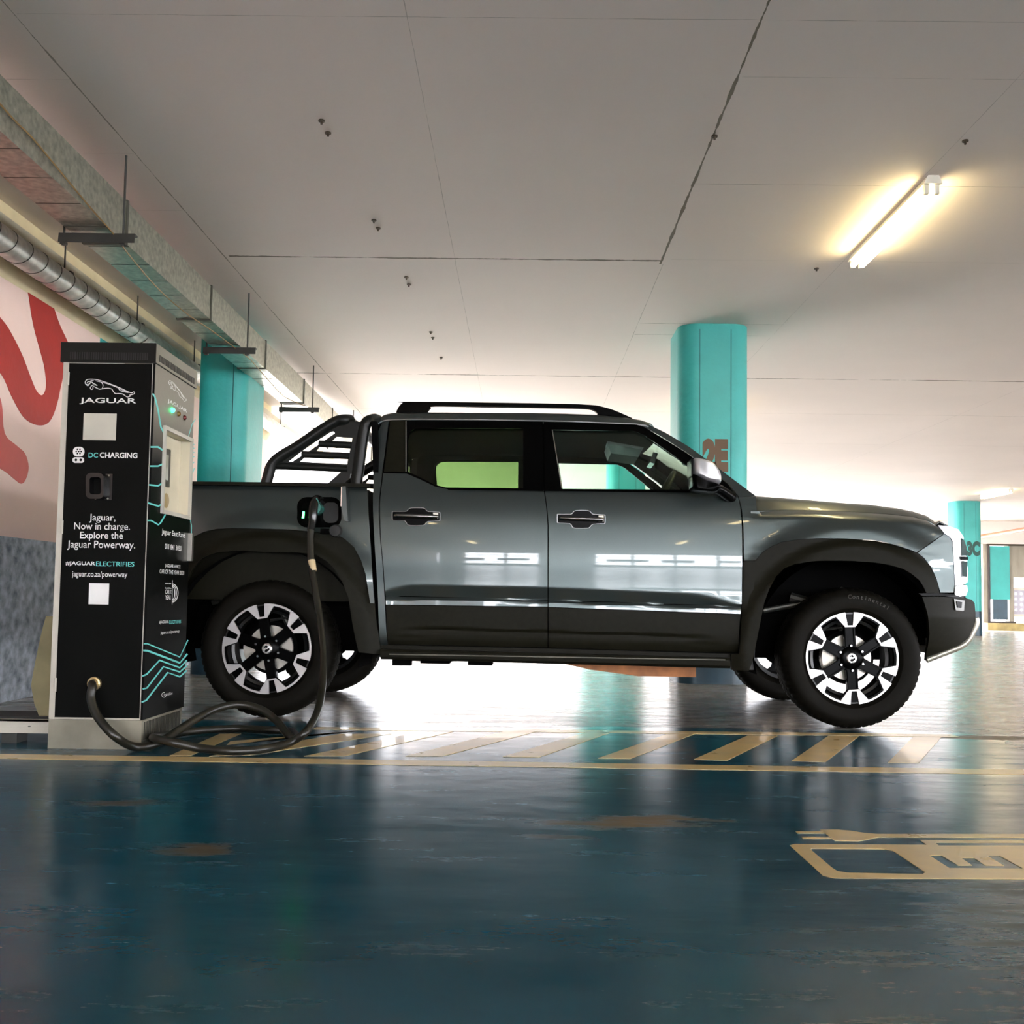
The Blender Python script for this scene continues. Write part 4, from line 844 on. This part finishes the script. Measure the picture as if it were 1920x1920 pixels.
# --- headlights
DRL = [(1758.5, 985), (1780, 986.5), (1797, 992.5), (1807, 1007.6), (1804.5, 1026), (1813.6, 1046.7), (1815, 1080.5), (1814, 1092), (1807, 1096), (1791, 1098), (1789.5, 1060), (1786.5, 1015), (1782, 1007), (1771, 1000)]
def Dhl(x, z): return max(.12, .09+taper(x))
hl = [part('headlamp', DRL, Dhl, mat('bright_lamp_bezel', (.85, .86, .9), .12, .35, vary=.04, coat=1.), both=False, thick=.16)]
hl.append(mirror(hl[0]))
m_lens = mat('dark_lamp_lens', (.02, .06, .06), .06, .1, coat=1.)
part('lamp_lens', [(1803.5, 1008.5), (1808, 1013), (1812.5, 1026), (1813.5, 1042), (1803.5, 1042)], lambda x, z: .25, m_lens, hl[0], both=False, thick=.06)
part('lamp_lens', [(1804, 1051), (1814, 1053), (1813.5, 1082), (1806, 1080)], lambda x, z: .25, m_lens, hl[0], both=False, thick=.06)
part('lamp_divider', [(1802, 1043), (1815.5, 1044), (1815, 1050), (1802, 1050)], lambda x, z: .24, m_gblk, hl[0], both=False, thick=.05)
part('chrome_bracket', [(1790.5, 1101), (1800, 1098), (1813, 1098), (1814.5, 1108), (1811, 1116), (1800, 1118), (1790.5, 1115)], lambda x, z: .10+taper(x)*.5, m_chr, thick=.1)
part('bumper_strip', [(1722, 1112), (1765, 1112.5), (1790, 1114.5), (1811, 1117.5), (1806, 1120.5), (1790, 1120), (1765, 1117), (1729, 1117)], lambda x, z: Dfend(x, z)-.008, m_gblk, thick=.03)
LB = [(1729, 1119), (1765, 1119), (1806, 1121), (1822, 1124), (1828, 1131), (1829.5, 1150), (1829, 1164), (1826, 1174), (1816, 1196), (1797, 1210), (1738, 1232), (1736.5, 1239), (1738, 1220), (1743, 1187), (1739, 1150), (1733, 1130)]
def Dlb(x, z):
    v = Dfend(x, z)-.01
    return v+.05*max(0, (.62-z)/.25)
part('lower_bumper', LB, Dlb, m_clad, thick=.03)
part('fog_lamp', [(1789, 1123), (1809, 1126), (1808, 1144), (1806, 1146), (1792, 1144)], lambda x, z: Dlb(x, z)-.008, mat('fog_frame', (.10, .10, .08), .3), both=True, thick=.02)
part('fog_lens', [(1794, 1127), (1804, 1129), (1803, 1140), (1796, 1139)], lambda x, z: Dlb(x, z)-.012, m_gblk, both=False, thick=.01)
sk = [Lp(a, c, .3) for a, c in ((1737, 1237), (1765, 1226), (1800, 1212), (1815, 1200), (1826, 1180), (1830.5, 1168), (1829, 1159))]
for sd in (0, 1):
    pts_ = [(x_, (.30 if not sd else TW-.30), z_) for x_, z_ in smoothpath([(a, b_, 0) for a, b_ in sk], 4) for z_ in (z_,)] if False else [(p.x, (.30 if not sd else TW-.30), p.y) for p in smoothpath([(a, b_, 0) for a, b_ in sk], 4)]
    add(MB().tube(pts_, .019, 12), 'skid_trim', m_skid)
# front face closing the nose
rows = []
for px_, py_, y0, bw in ((1797, 993, .40, .06), (1806, 1010, .34, .08), (1812, 1046, .34, .10), (1814, 1080, .34, .10), (1812, 1100, .34, .12), (1813, 1118, .33, .13), (1826, 1135, .33, .12), (1828, 1165, .33, .10), (1812, 1196, .33, .08), (1790, 1208, .33, .04), (1745, 1225, .33, .0)):
    x_, z_ = Lp(px_, py_, y0); rows.append([(x_-.012+bw*math.sin(PI*k/14), y0+(TW-2*y0)*k/14, z_) for k in range(15)])
add(MB().grid(rows), 'grille', mat('grille_black', (.02, .02, .02), .35, bump=.3, bscale=60), None, 40)
# --- mirrors
def mirror_unit():
    up_ = sm2([(1298.5, 862), (1312, 861), (1330, 866), (1341, 875), (1349, 888), (1351, 900), (1347, 908), (1324, 904), (1310, 896), (1299, 891)], 3)
    lo_ = sm2([(1297, 890), (1310, 896), (1324, 904), (1347, 909), (1351, 916), (1340, 924), (1318, 923), (1300, 920), (1296.5, 908)], 3)
    def shell_(poly, m, nm, par, y0=-.17, y1=.03):
        P_ = [Lp(a, c, -.10) for a, c in poly]; cx_ = sum(p[0] for p in P_)/len(P_); cz_ = sum(p[1] for p in P_)/len(P_)
        rows = []
        for y, k in ((y0, .70), (y0+.008, .84), (y0+.025, .95), (y0+.06, 1.), (y1-.03, 1.), (y1, .9)):
            rows.append([(cx_+(p[0]-cx_)*k, y, cz_+(p[1]-cz_)*k) for p in P_+[P_[0]]])
        mb = MB().grid(rows); bmesh.ops.remove_doubles(mb.bm, verts=mb.bm.verts[:], dist=1e-5); mb.capends()
        return add(mb, nm, m, par, 40)
    root = shell_(up_, mat('silver_mirror_cap', (.5, .5, .52), .35, .4, coat=.6), 'door_mirror', TRK)
    shell_(lo_, m_gblk, 'mirror_base', root)
    a = Lp(1350, 916, -.02); b_ = Lp(1372, 926, .08)
    add(MB().tube([(a[0]-.03, -.04, a[1]), (a[0], 0, a[1]-.005), (b_[0], .10, b_[1]-.02)], [.028, .03, .034], 14), 'mirror_arm', m_gblk, root)
    p = Lp(1298, 878, -.1); add(MB().box(p[0]-.012, p[0]-.004, -.15, .01, p[1]-.045, p[1]+.045).bevel(.003), 'mirror_glass', m_gblk, root)
    return root
mr_ = mirror_unit()
mm_ = mirror(mr_)
# --- roof rails
for yy in (.33, TW-.365):
    ro = sm2([(744, 772), (749, 763), (756, 756.5), (768, 754), (1020, 757.5), (1103, 760), (1128, 763.5), (1153, 771), (1185, 785)], 3, False)
    ri = sm2([(1120, 777.5), (1116, 772), (1103, 767.2), (1060, 765.5), (900, 763.2), (815, 762), (808, 765), (803, 771)], 3, False)
    poly = [Lp(a, c, .35) for a, c in ro]+[Lp(1120, 783, .35)]
    mb = MB().prism([Lp(a, c, .35) for a, c in ro+[(1183, 786)]+ri+[(800, 774), (744, 774)]], 1, yy, yy+.035)
    add(mb, 'roof_rail', m_gblk, None, None)
# --- charge port
cp = rrect(557, 932, 640, 989, 18, 6)
prt = part('charge_port', cp, lambda x, z: Dbed(x, z)-.004, m_gblk, both=False, thick=.02)
part('port_socket', rrect(566, 942, 596, 982, 9, 5), lambda x, z: Dbed(x, z)-.010, m_dark, prt, both=False, thick=.012)
m_led = mat('charge_led_green', (.0, .9, .1), .3, emit=(.03, 1, .12), estr=5)
part('status_light', [(567.5, 959), (571, 959), (570, 971.5), (566, 971.5)], lambda x, z: Dbed(x, z)-.012, m_led, prt, both=False, thick=.003)
part('ccs_port', rrect(606, 942, 634, 980, 10, 5), lambda x, z: Dbed(x, z)-.012, mat('port_rubber', (.01, .01, .01), .6), prt, both=False, thick=.012)
a = Lp(645, 915, .03); b_ = Lp(648, 952, .03); c_ = Lp(650, 978, .03)
add(MB().prism([(Lp(645, 914, .03)), (Lp(652, 914, .03)), Lp(656, 978, .03), Lp(650, 978, .03), Lp(644, 955, .03)], 1, -.03, .045).bevel(.004), 'port_flap', m_paint, prt)
add(MB().box(a[0]-.004, a[0]+.001, -.032, -.022, c_[1]+.08, a[1]-.0), 'flap_edge', m_chr, prt)
p = Lp(628, 995, .0); mb = MB().lathe([(0, -.022), (.03, -.02), (.036, -.01), (.036, .01), (.03, .018)], (p[0], .02, p[1]), 1, 20); add(mb, 'port_cap', mat('port_rubber', (.01, .01, .01), .6), prt)
q_ = Lp(600, 994, 0); mb = MB().box(q_[0], p[0]-.02, .008, .022, q_[1]-.02, q_[1]+.01); add(mb, 'cap_strap', m_dark, prt)
# --- sports bar
sb = empty('sports_bar', (0, 0, 0)); sb.parent = TRK
m_bar = mat('satin_black_tube', (.010, .011, .010), .35, vary=.1, spec=.2)
def bar_side(y):
    P = lambda l: [(lambda q_: (q_[0], y, q_[1]))(Lp(a, c, .17)) for a, c in l]
    return P
YA = .17
main = [(497, 912), (501, 900), (507, 878), (516, 864), (534, 851), (560, 836), (596, 811), (618, 797), (634, 789), (646, 787)]
for y in (YA, TW-YA):
    pts_ = [(lambda q_: (q_[0], y, q_[1]))(Lp(a, c, YA)) for a, c in main]; sgn = 1 if y < 1 else -1
    x_, z_ = Lp(650, 788.5, YA)
    pts_ += [(x_+.01, y+sgn*.05, z_+.012)]
    add(MB().tube(smoothpath(pts_, 5), .032, 16), 'hoop_tube', m_bar, sb)
fh = [(668, 912), (672, 880), (678, 835), (683, 805), (688, 792)]
pts_ = [(lambda q_: (q_[0], YA, q_[1]))(Lp(a, c, YA)) for a, c in fh]; tx, tz = Lp(694, 786, YA)
arch = pts_+[(tx, YA+.035, tz), (tx+.01, YA+.12, tz+.02), (tx+.012, YA+.3, tz+.03), (tx+.012, .98, tz+.035)]
arch += [(p[0], TW-p[1], p[2]) for p in arch[-2::-1]]
add(MB().tube(smoothpath(arch, 5), .034, 16), 'front_hoop', m_bar, sb)
tx, tz = Lp(652, 789, YA); add(MB().tube([(tx, YA+.04, tz+.008), (tx, .98, tz+.02), (tx, TW-YA-.04, tz+.008)], .03, 14), 'cross_tube', m_bar, sb)
plate = [(519, 862), (560, 838), (596, 814), (618, 800), (640, 790), (683, 791), (679, 820), (672, 870), (668, 908), (662, 908), (658, 886), (648, 888), (640, 885), (520, 880), (512, 882)]
hA = [(541, 865), (548, 866), (586, 842), (628, 812.5), (626, 809), (620, 810), (577, 837.5)]; hB = [(621.5, 827.5), (631, 819), (661, 821), (660, 829)]; hC = [(593, 846), (600, 836.5), (657, 841), (655.5, 849)]; hD = [(562, 866), (571, 857.5), (653, 860.5), (651, 870.5)]
brace = [(640, 884.5), (658, 886), (656.5, 896), (641, 909), (615, 906.5)]
for y in (YA-.004, TW-YA-.008):
    P = lambda l: [Lp(a, c, YA) for a, c in l]
    mb = MB().prism(P(plate), 1, y, y+.012, [P(hA), P(hB), P(hC), P(hD)]); mb.prism(P(brace), 1, y, y+.012); add(mb, 'infill_plate', m_bar, sb, None)
    for a, b_ in (((598, 832), (660, 835)), ((566, 852), (656, 855)), ((519, 873), (652, 879))):
        a = Lp(*a, YA); b_ = Lp(*b_, YA); add(MB().tube([(a[0], y+.006, a[1]), (b_[0], y+.006, b_[1])], .02, 12), 'rung', m_bar, sb)
# --- bed rail cap, bed interior, tailgate
a = Lp(126, 903, .06); b_ = Lp(690, 911, .06)
for y in (.068, TW-.068-.07): add(MB().prism([(a[0], a[1]-.006), (b_[0], b_[1]-.006), (b_[0], b_[1]+.014), (a[0], a[1]+.012)], 1, y, y+.07), 'rail_cap', m_clad, bed)
zt = a[1]-.02
add(MB().box(a[0]+.06, b_[0]-.01, .14, .17, .7, zt).box(a[0]+.06, b_[0]-.01, TW-.17, TW-.14, .7, zt).box(b_[0]-.05, b_[0]-.01, .17, TW-.17, .7, zt).box(a[0]+.06, b_[0]-.01, .14, TW-.14, .66, .7), 'bed_tub', m_clad, bed)
add(MB().box(a[0]-.02, a[0]+.05, .10, TW-.10, .68, zt+.01).bevel(.01), 'tailgate', m_paint, bed)
for y in (.075, TW-.075-.12): add(MB().box(a[0]-.03, a[0]+.02, y, y+.12, .85, zt-.05).bevel(.01), 'tail_lamp', mat('tail_red', (.3, .01, .01), .15, coat=1.), bed)
add(MB().box(a[0]-.08, a[0]+.18, .12, TW-.12, .45, .62).bevel(.02), 'rear_bumper', m_clad)
# --- floor pan, wheel liners, frame and underside fittings
add(MB().box(-1.0, 3.6, .42, TW-.42, .40, .62).box(.62, 2.62, .10, TW-.10, .36, .50), 'underbody', m_dark)
for y in (.50, TW-.58): add(MB().box(-1.15, 3.75, y, y+.08, .36, .52), 'frame_rail', m_dark)
for cx_ in (0, 3.26):
    for y0, y1 in ((.06, .47), (TW-.47, TW-.06)):
        rows = []
        for k in range(21):
            aa = math.radians((8 if cx_ > 1 else -14)+k*(186 if cx_ > 1 else 208)/20); r = .545
            if math.cos(aa) > .3 and cx_ > 1: y0_ = y0+(.12 if y0 < 1 else 0); y1_ = y1-(.12 if y0 > 1 else 0)
            else: y0_, y1_ = y0, y1
            rows.append([(cx_+r*math.cos(aa), y0_, .42+r*math.sin(aa)*.98), (cx_+r*math.cos(aa), y1_, .42+r*math.sin(aa)*.98)])
        add(MB().grid(rows), 'wheel_arch_liner', m_dark, None, 60)
    for y0 in (.47, TW-.48): add(MB().box(cx_-.54, cx_+.54, y0, y0+.01, .45, .95), 'inner_arch_wall', m_dark)
x0, z0 = Lp(1107, 1251, .7); x1, z1 = Lp(1240, 1263, .7)
add(MB().prism([(x0-.2, z0+.03), (x1+.2, z0+.03), (x1+.2, z1-.012), (x1-.15, z1-.012), (x0, z0-.01)], 1, .62, 1.15), 'underbody_guard', mat('rusty_guard', (.42, .15, .04), .6, vary=.4, scale=9))
x0, z0 = Lp(738, 1237, .3); add(MB().box(x0, x0+.105, .25, .33, z0-.03, z0+.1).bevel(.005), 'body_mount', m_dark)
x0, z0 = Lp(790, 1239, .4); add(MB().box(x0, x0+.17, .35, .5, z0-.012, z0+.1), 'bracket', m_dark); add(MB().box(x0+.28, x0+.42, .35, .5, z0-.018, z0+.1), 'bracket', m_dark)
add(MB().tube(smoothpath([(1.5, .85, .36), (1.1, .85, .33), (.6, .8, .34), (.3, .75, .5), (-.9, .6, .5)], 4), .04, 12), 'exhaust_pipe', mat('dull_exhaust', (.12, .1, .08), .5, .7))
for cx_ in (0, 3.26):
    add(MB().tube([(cx_, .3, .388), (cx_, TW-.3, .388)], .045, 14).lathe([(.02, -.12), (.11, -.08), (.13, 0), (.11, .08), (.02, .12)], (cx_, .98, .40), 1, 20), 'axle', m_dark)
    for y in (.40, TW-.40):
        hel = [(cx_-.02+.055*math.cos(t), y+.055*math.sin(t), .45+t/(2*PI)*.055) for t in [i*PI/7 for i in range(85)]]
        add(MB().tube(hel, .008, 6), 'coil_spring', mat('spring_steel', (.10, .10, .09), .4, .6))
        add(MB().tube([(cx_-.25, y+.05, .72), (cx_-.02, y-.03, .66), (cx_+.05, y, .5)], [.03, .024, .02], 10), 'suspension_arm', mat('spring_steel', (.1, .1, .09), .4, .6))
        add(MB().tube([(cx_-.42, y, .64), (cx_-.20, y-.02, .685), (cx_+.02, y-.04, .70)], .016, 10), 'brake_hose_bracket', mat('spring_steel', (.1, .1, .09), .4, .6))
p = Lp(1408, 1140, .1); q_ = Lp(1402, 1256, .1)
for y in (.10, TW-.35): add(MB().prism([(p[0]+.02, p[1]), (p[0]+.03, p[1]), (q_[0]+.035, q_[1]), (q_[0]-.0, q_[1])], 1, y, y+.25), 'mud_flap', mat('flap_rubber', (.02, .02, .02), .5))
# --- cabin
for y in (.36, 1.14):
    s = empty('front_seat', (0, 0, 0)); s.parent = TRK; x0 = 1.45
    add(MB().box(x0+.1, x0+.6, y, y+.48, .62, .82).bevel(.04), 'cushion', m_dark, s); add(MB().prism([(x0, .72), (x0+.16, .76), (x0+.06, 1.33), (x0-.06, 1.33)], 1, y, y+.48).bevel(.03), 'backrest', m_dark, s)
    add(MB().box(x0-.06, x0+.05, y+.12, y+.36, 1.35, 1.55).bevel(.03), 'headrest', m_dark, s)
add(MB().box(.66, .84, .25, TW-.25, .7, 1.28).box(.8, 1.25, .25, TW-.25, .6, .80).bevel(.03), 'rear_bench', m_dark)
x0, z0 = Lp(1290, 921, .3); add(MB().box(x0-.18, x0+.20, .16, TW-.16, .85, z0-.03).bevel(.03), 'dashboard', mat('dash_olive', (.03, .035, .018), .7))
cw = Lp(1236, 915, .55); mb = MB(); R_ = Matrix.Rotation(math.radians(-62), 3, 'Y'); ctr = Vector((cw[0], .56, cw[1]-.07))
mb.tube([ctr+R_ @ Vector((.185*math.cos(t), .185*math.sin(t), 0)) for t in [i*2*PI/32 for i in range(33)]], .015, 10, False)
for t in (0, 2.2, 4.1): mb.tube([ctr, ctr+R_ @ Vector((.18*math.cos(t), .18*math.sin(t), 0))], .018, 8)
sw = add(mb, 'steering_wheel', mat('wheel_leather', (.04, .045, .02), .5)); add(MB().cbox(ctr, (.1, .12, .05), R_.to_4x4().to_3x3()).bevel(.01), 'horn_pad', m_dark, sw)
p = Lp(1137, 846, .62); q_ = Lp(1200, 862, .62)
add(MB().prism([(p[0], p[1]+.03), (q_[0], q_[1]+.045), (q_[0]-.02, q_[1]-.0), (p[0]+.02, p[1]-.03)], 1, .5, .85).bevel(.008), 'sun_visor', mat('visor_grey', (.16, .19, .18), .6))
p = Lp(1138, 838, .9); q_ = Lp(1200, 848, .9); add(MB().prism([(p[0], p[1]+.03), (q_[0]+.02, q_[1]+.025), (q_[0], q_[1]-.005), (p[0], p[1]+.004)], 1, .85, 1.05).bevel(.008), 'overhead_console', mat('console_silver', (.5, .5, .5), .3, .6))
p = Lp(1208, 866, .98); add(MB().cbox((p[0]+.05, .98, p[1]+.01), (.03, .24, .07), Matrix.Rotation(.3, 3, 'Y')).bevel(.01), 'rear_view_mirror', mat('mirror_shell', (.35, .42, .40), .15, .9))
p = Lp(1241, 858, 1.55); q_ = Lp(1276, 876, 1.55); add(MB().tube(smoothpath([(p[0], 1.72, p[1]), (p[0]+.03, 1.66, p[1]-.03), (q_[0]-.02, 1.66, q_[1]-.03), (q_[0]+.05, 1.72, q_[1])], 4), .016, 10), 'grab_handle', m_dark)

# --- wheels
def build_wheel():
    t = empty('wheel', (0, 0, 0)); t.parent = TRK; Rm = .2535
    # tyre
    prof = [(.232, .03), (.25, .012), (.258, .006), (.275, -.018), (.30, -.026), (.325, -.028), (.345, -.024), (.362, -.012), (.374, .002), (.382, .016), (.386, .03)]
    tr = [(.388, .045), (.388, .062), (.380, .064), (.380, .072), (.388, .074), (.388, .10), (.380, .102), (.380, .110)]
    half = prof+tr; cy_ = .1045; full = half+[(r, 2*cy_-yy) for r, yy in half[::-1]]
    bm = bmesh.new(); n = 240; rings = []
    for r, yy in full:
        rg = []
        for j in range(n):
            aa = 2*PI*j/n; rr = r
            if .370 < r and (j % 4 == 0) and not (.03 < yy-.045 < .09): rr = r-.005
            rg.append(bm.verts.new((rr*math.cos(aa), yy, rr*math.sin(aa))))
        rings.append(rg)
    for i in range(len(rings)-1):
        for j in range(n): bm.faces.new([rings[i][j], rings[i][(j+1) % n], rings[i+1][(j+1) % n], rings[i+1][j]])
    finish('tyre', bm, m_rub, t, 28)
    rim = MB().lathe([(.250, .004), (.243, .004), (.238, .03), (.225, .05), (.222, .20), (.24, .205), (.24, .209), (.218, .205), (.216, .05), (.20, .055)], (0, 0, 0), 1, 72).build('rim_barrel', mat('rim_dark_metal', (.012, .012, .012), .3, .3), t, 30)
    def rot(p, a): c, s_ = math.cos(a), math.sin(a); return (p[0]*c-p[1]*s_, p[0]*s_+p[1]*c)
    def arc(a0, a1, r, n_=6): return [(r*math.sin(math.radians(a0+(a1-a0)*i/n_)), r*math.cos(math.radians(a0+(a1-a0)*i/n_))) for i in range(n_+1)]
    U = [(.092, .99)]+arc(5.3, 17.7, 1.)+[(.285, .893), (.107, .677), (-.107, .677), (-.285, .893)]+arc(-17.7, -5.3, 1.)+[(-.092, .99), (-.057, .711), (.057, .711)]
    sil, blk, arm = MB(), MB(), MB()
    for k in range(6):
        a = k*PI/3; S = lambda l, kk=Rm: [rot((u*kk, v*kk), a) for u, v in l]
        sil.prism(S(U), 1, -.006, .004)
        ring = arc(17.7, 42.3, 1.)+arc(42.3, 17.7, .957)
        sil.prism(S(ring), 1, -.006, .004)
        blk.prism(S([(.11, .66), (-.11, .66), (-.32, .90)]+arc(-19, 19, .985)+[(.32, .90)]), 1, .0045, .022)
        blk.prism(S(arc(17, 43, .965)+arc(43, 17, .925)), 1, .0045, .03)
        arm.prism(S([(-.125, .12), (-.115, .70), (.115, .70), (.125, .12)]), 1, .014, .045); arm.prism(S([(-.11, .25), (-.105, .675), (-.075, .675), (-.08, .25)]), 1, .004, .02); arm.prism(S([(.08, .25), (.075, .675), (.105, .675), (.11, .25)]), 1, .004, .02)
    sil.build('machined_spoke_face', m_alu, t, None); blk.build('spoke_backing', m_gblk, t, None)
    arm.lathe([(0, .006), (.04, .006), (.062, .012), (.072, .02), (.074, .045)], (0, 0, 0), 1, 36); arm.bevel(.0015, 1); arm.build('spokes', m_gblk, t, 30)
    for k in range(6):
        p = rot((0, .27*Rm), k*PI/3+.0); add(MB().lathe([(0, -.006), (.006, -.006), (.0085, -.001), (.009, .012)], (p[0], .004, p[1]), 1, 12), 'lug_nut', mat('nut_dark_chrome', (.3, .3, .3), .25, 1.), t)
    cap = add(MB().lathe([(0, -.006), (.024, -.005), (.029, -.001), (.031, .01)], (0, 0, 0), 1, 32), 'centre_cap', mat('cap_silver', (.62, .60, .58), .25, .8), t)
    mb = MB(); mb.prism(sm2([(-.018, .004), (-.006, .016), (.004, .018), (.008, .008), (0, .004), (-.006, .008)], 2), 1, -.0068, -.0055); mb.prism(sm2([(-.012, -.012), (-.004, -.002), (.004, -.004), (.012, .002), (.016, -.008), (.004, -.016), (-.006, -.018)], 2), 1, -.0068, -.0055); mb.build('cap_emblem', m_gblk, cap, None)
    add(MB().lathe([(.06, .075), (.128, .075), (.128, .097), (.06, .097)], (0, 0, 0), 1, 48), 'brake_disc', mat('brake_disc_steel', (.5, .47, .42), .35, .5), t)
    cal = MB()
    t_ = MB().lathe([(.03, .10), (.150, .10), (.150, .106), (.03, .106)], (0, 0, 0), 1, 48); add(t_, 'dust_shield', m_dark, t)
    A = [(.085*math.cos(x), .10*math.sin(x)) for x in [math.radians(150+i*9) for i in range(8)]]+[(.150*math.cos(x), .150*math.sin(x)) for x in [math.radians(213-i*9) for i in range(8)]]
    cal.prism(A, 1, .055, .115); cal.build('brake_caliper', mat('caliper_grey', (.45, .42, .36), .4, .4), t, 30)
    return t
rw = build_wheel()
fwh = copy_tree(rw, TRK)
rw.location = (0, .093, .388); rw.rotation_euler = (0, math.radians(-10), 0)
fwh.location = (3.26, .093, .388); fwh.rotation_euler = (0, math.radians(-3), 0)
for x_, a_ in ((0, 20), (3.26, 50)):
    f = copy_tree(rw, TRK); f.location = (x_, TW-.093, .388); f.rotation_euler = (0, math.radians(a_), PI)
# sidewall lettering
def sidewall(par, s_, r, a0, step, size):
    mb = bmesh.new()
    for i, ch in enumerate(s_):
        a = math.radians(a0-i*step); o = text('tmp', ch, size, Matrix(), m_rub)
        Mx = Matrix.Translation((r*math.cos(a), -.0285, r*math.sin(a))) @ Matrix.Rotation(-(a-PI/2), 4, 'Y') @ Matrix.Rotation(PI/2, 4, 'X')
        o.data.transform(Mx); mb.from_mesh(o.data); bpy.data.objects.remove(o)
    o = finish('tyre_lettering', mb, mat('tyre_letter_brown', (.03, .026, .018), .6), par, None, False); return o
sw_ = sidewall(fwh, 'Continental', .338, 93, 3.7, .032); sw_.rotation_euler = (0, math.radians(3), 0)

# ------------------------------------------------------------------ charging cable with its plug
cab = empty('charging_cable', (0, 0, 0), 0, 'thick black charging cable looping over the floor from the cabinet to the pickup', 'cable')
m_cab = mat('black_cable_sheath', (.012, .011, .007), .38, vary=.25, scale=14, rvar=.08)
cab.location = (GLAND.x, GLAND.y, 0)
def fz(px, py, z=.021): p = GZ(px, py, z); return p
pts_ = [GLAND+Vector((0, .03, 0)), GLAND, GY(173, 1288, 4.415), GY(171, 1312, 4.40), GY(184, 1345, 4.38), GY(214, 1379, 4.36), fz(252, 1400), fz(292, 1395, .03), GY(330, 1372, 4.62), GY(368, 1348, 4.75), GY(405, 1329, 4.85), GY(450, 1321, 4.90), GY(490, 1331, 4.90), GY(520, 1353, 4.86), fz(543, 1381, .03), fz(558, 1384), fz(545, 1371), fz(510, 1369, .022), fz(440, 1366), fz(360, 1371), fz(300, 1380, .03), fz(288, 1384, .06), fz(320, 1391, .06), fz(370, 1402, .03), fz(430, 1408), fz(490, 1405), fz(543, 1392, .025), GY(575, 1370, 4.65), GY(595, 1335, 4.85), GY(604, 1290, 5.05), GY(606, 1230, 5.22), GY(601, 1170, 5.34), GY(592, 1110, 5.42), GY(584, 1060, 5.48), GY(582, 1015, 5.52), GY(583, 992, 5.535)]
pl = MB().tube(smoothpath(pts_, 7), .0185, 16)
def lc(o): o.data.transform(Matrix.Translation(-Vector(cab.location))); o.parent = cab; return o
lc(pl.build('sheath', m_cab))
a = GY(584, 1051, 5.487); b_ = GY(587, 1071, 5.470)
lc(MB().tube([a, b_], .0205, 16).build('cable_label', mat('buff_label', (.62, .48, .28), .5)))
pg = MB(); p0 = GY(583, 994, 5.535); p1 = GY(586, 975, 5.55); p2 = GY(588, 950, 5.56); p3 = GY(594, 936, 5.60)
pg.tube(smoothpath([p0, p1, p2, p3, p3+Vector((.01, .07, -.01))], 4), [.022]*5+[.026]*5+[.024]*4+[.026]*3, 16); lc(pg.build('plug_body', m_gb))
a = [(q_.x, q_.z) for q_ in (GY(u, v, 5.585) for u, v in ((592, 938), (596, 934), (604, 952), (602, 958), (595, 966), (590, 960)))]
lc(MB().prism(a, 1, 5.56, 5.66).bevel(.004).build('plug_handle', mat('deep_turquoise_plastic', (.012, .13, .11), .25)))
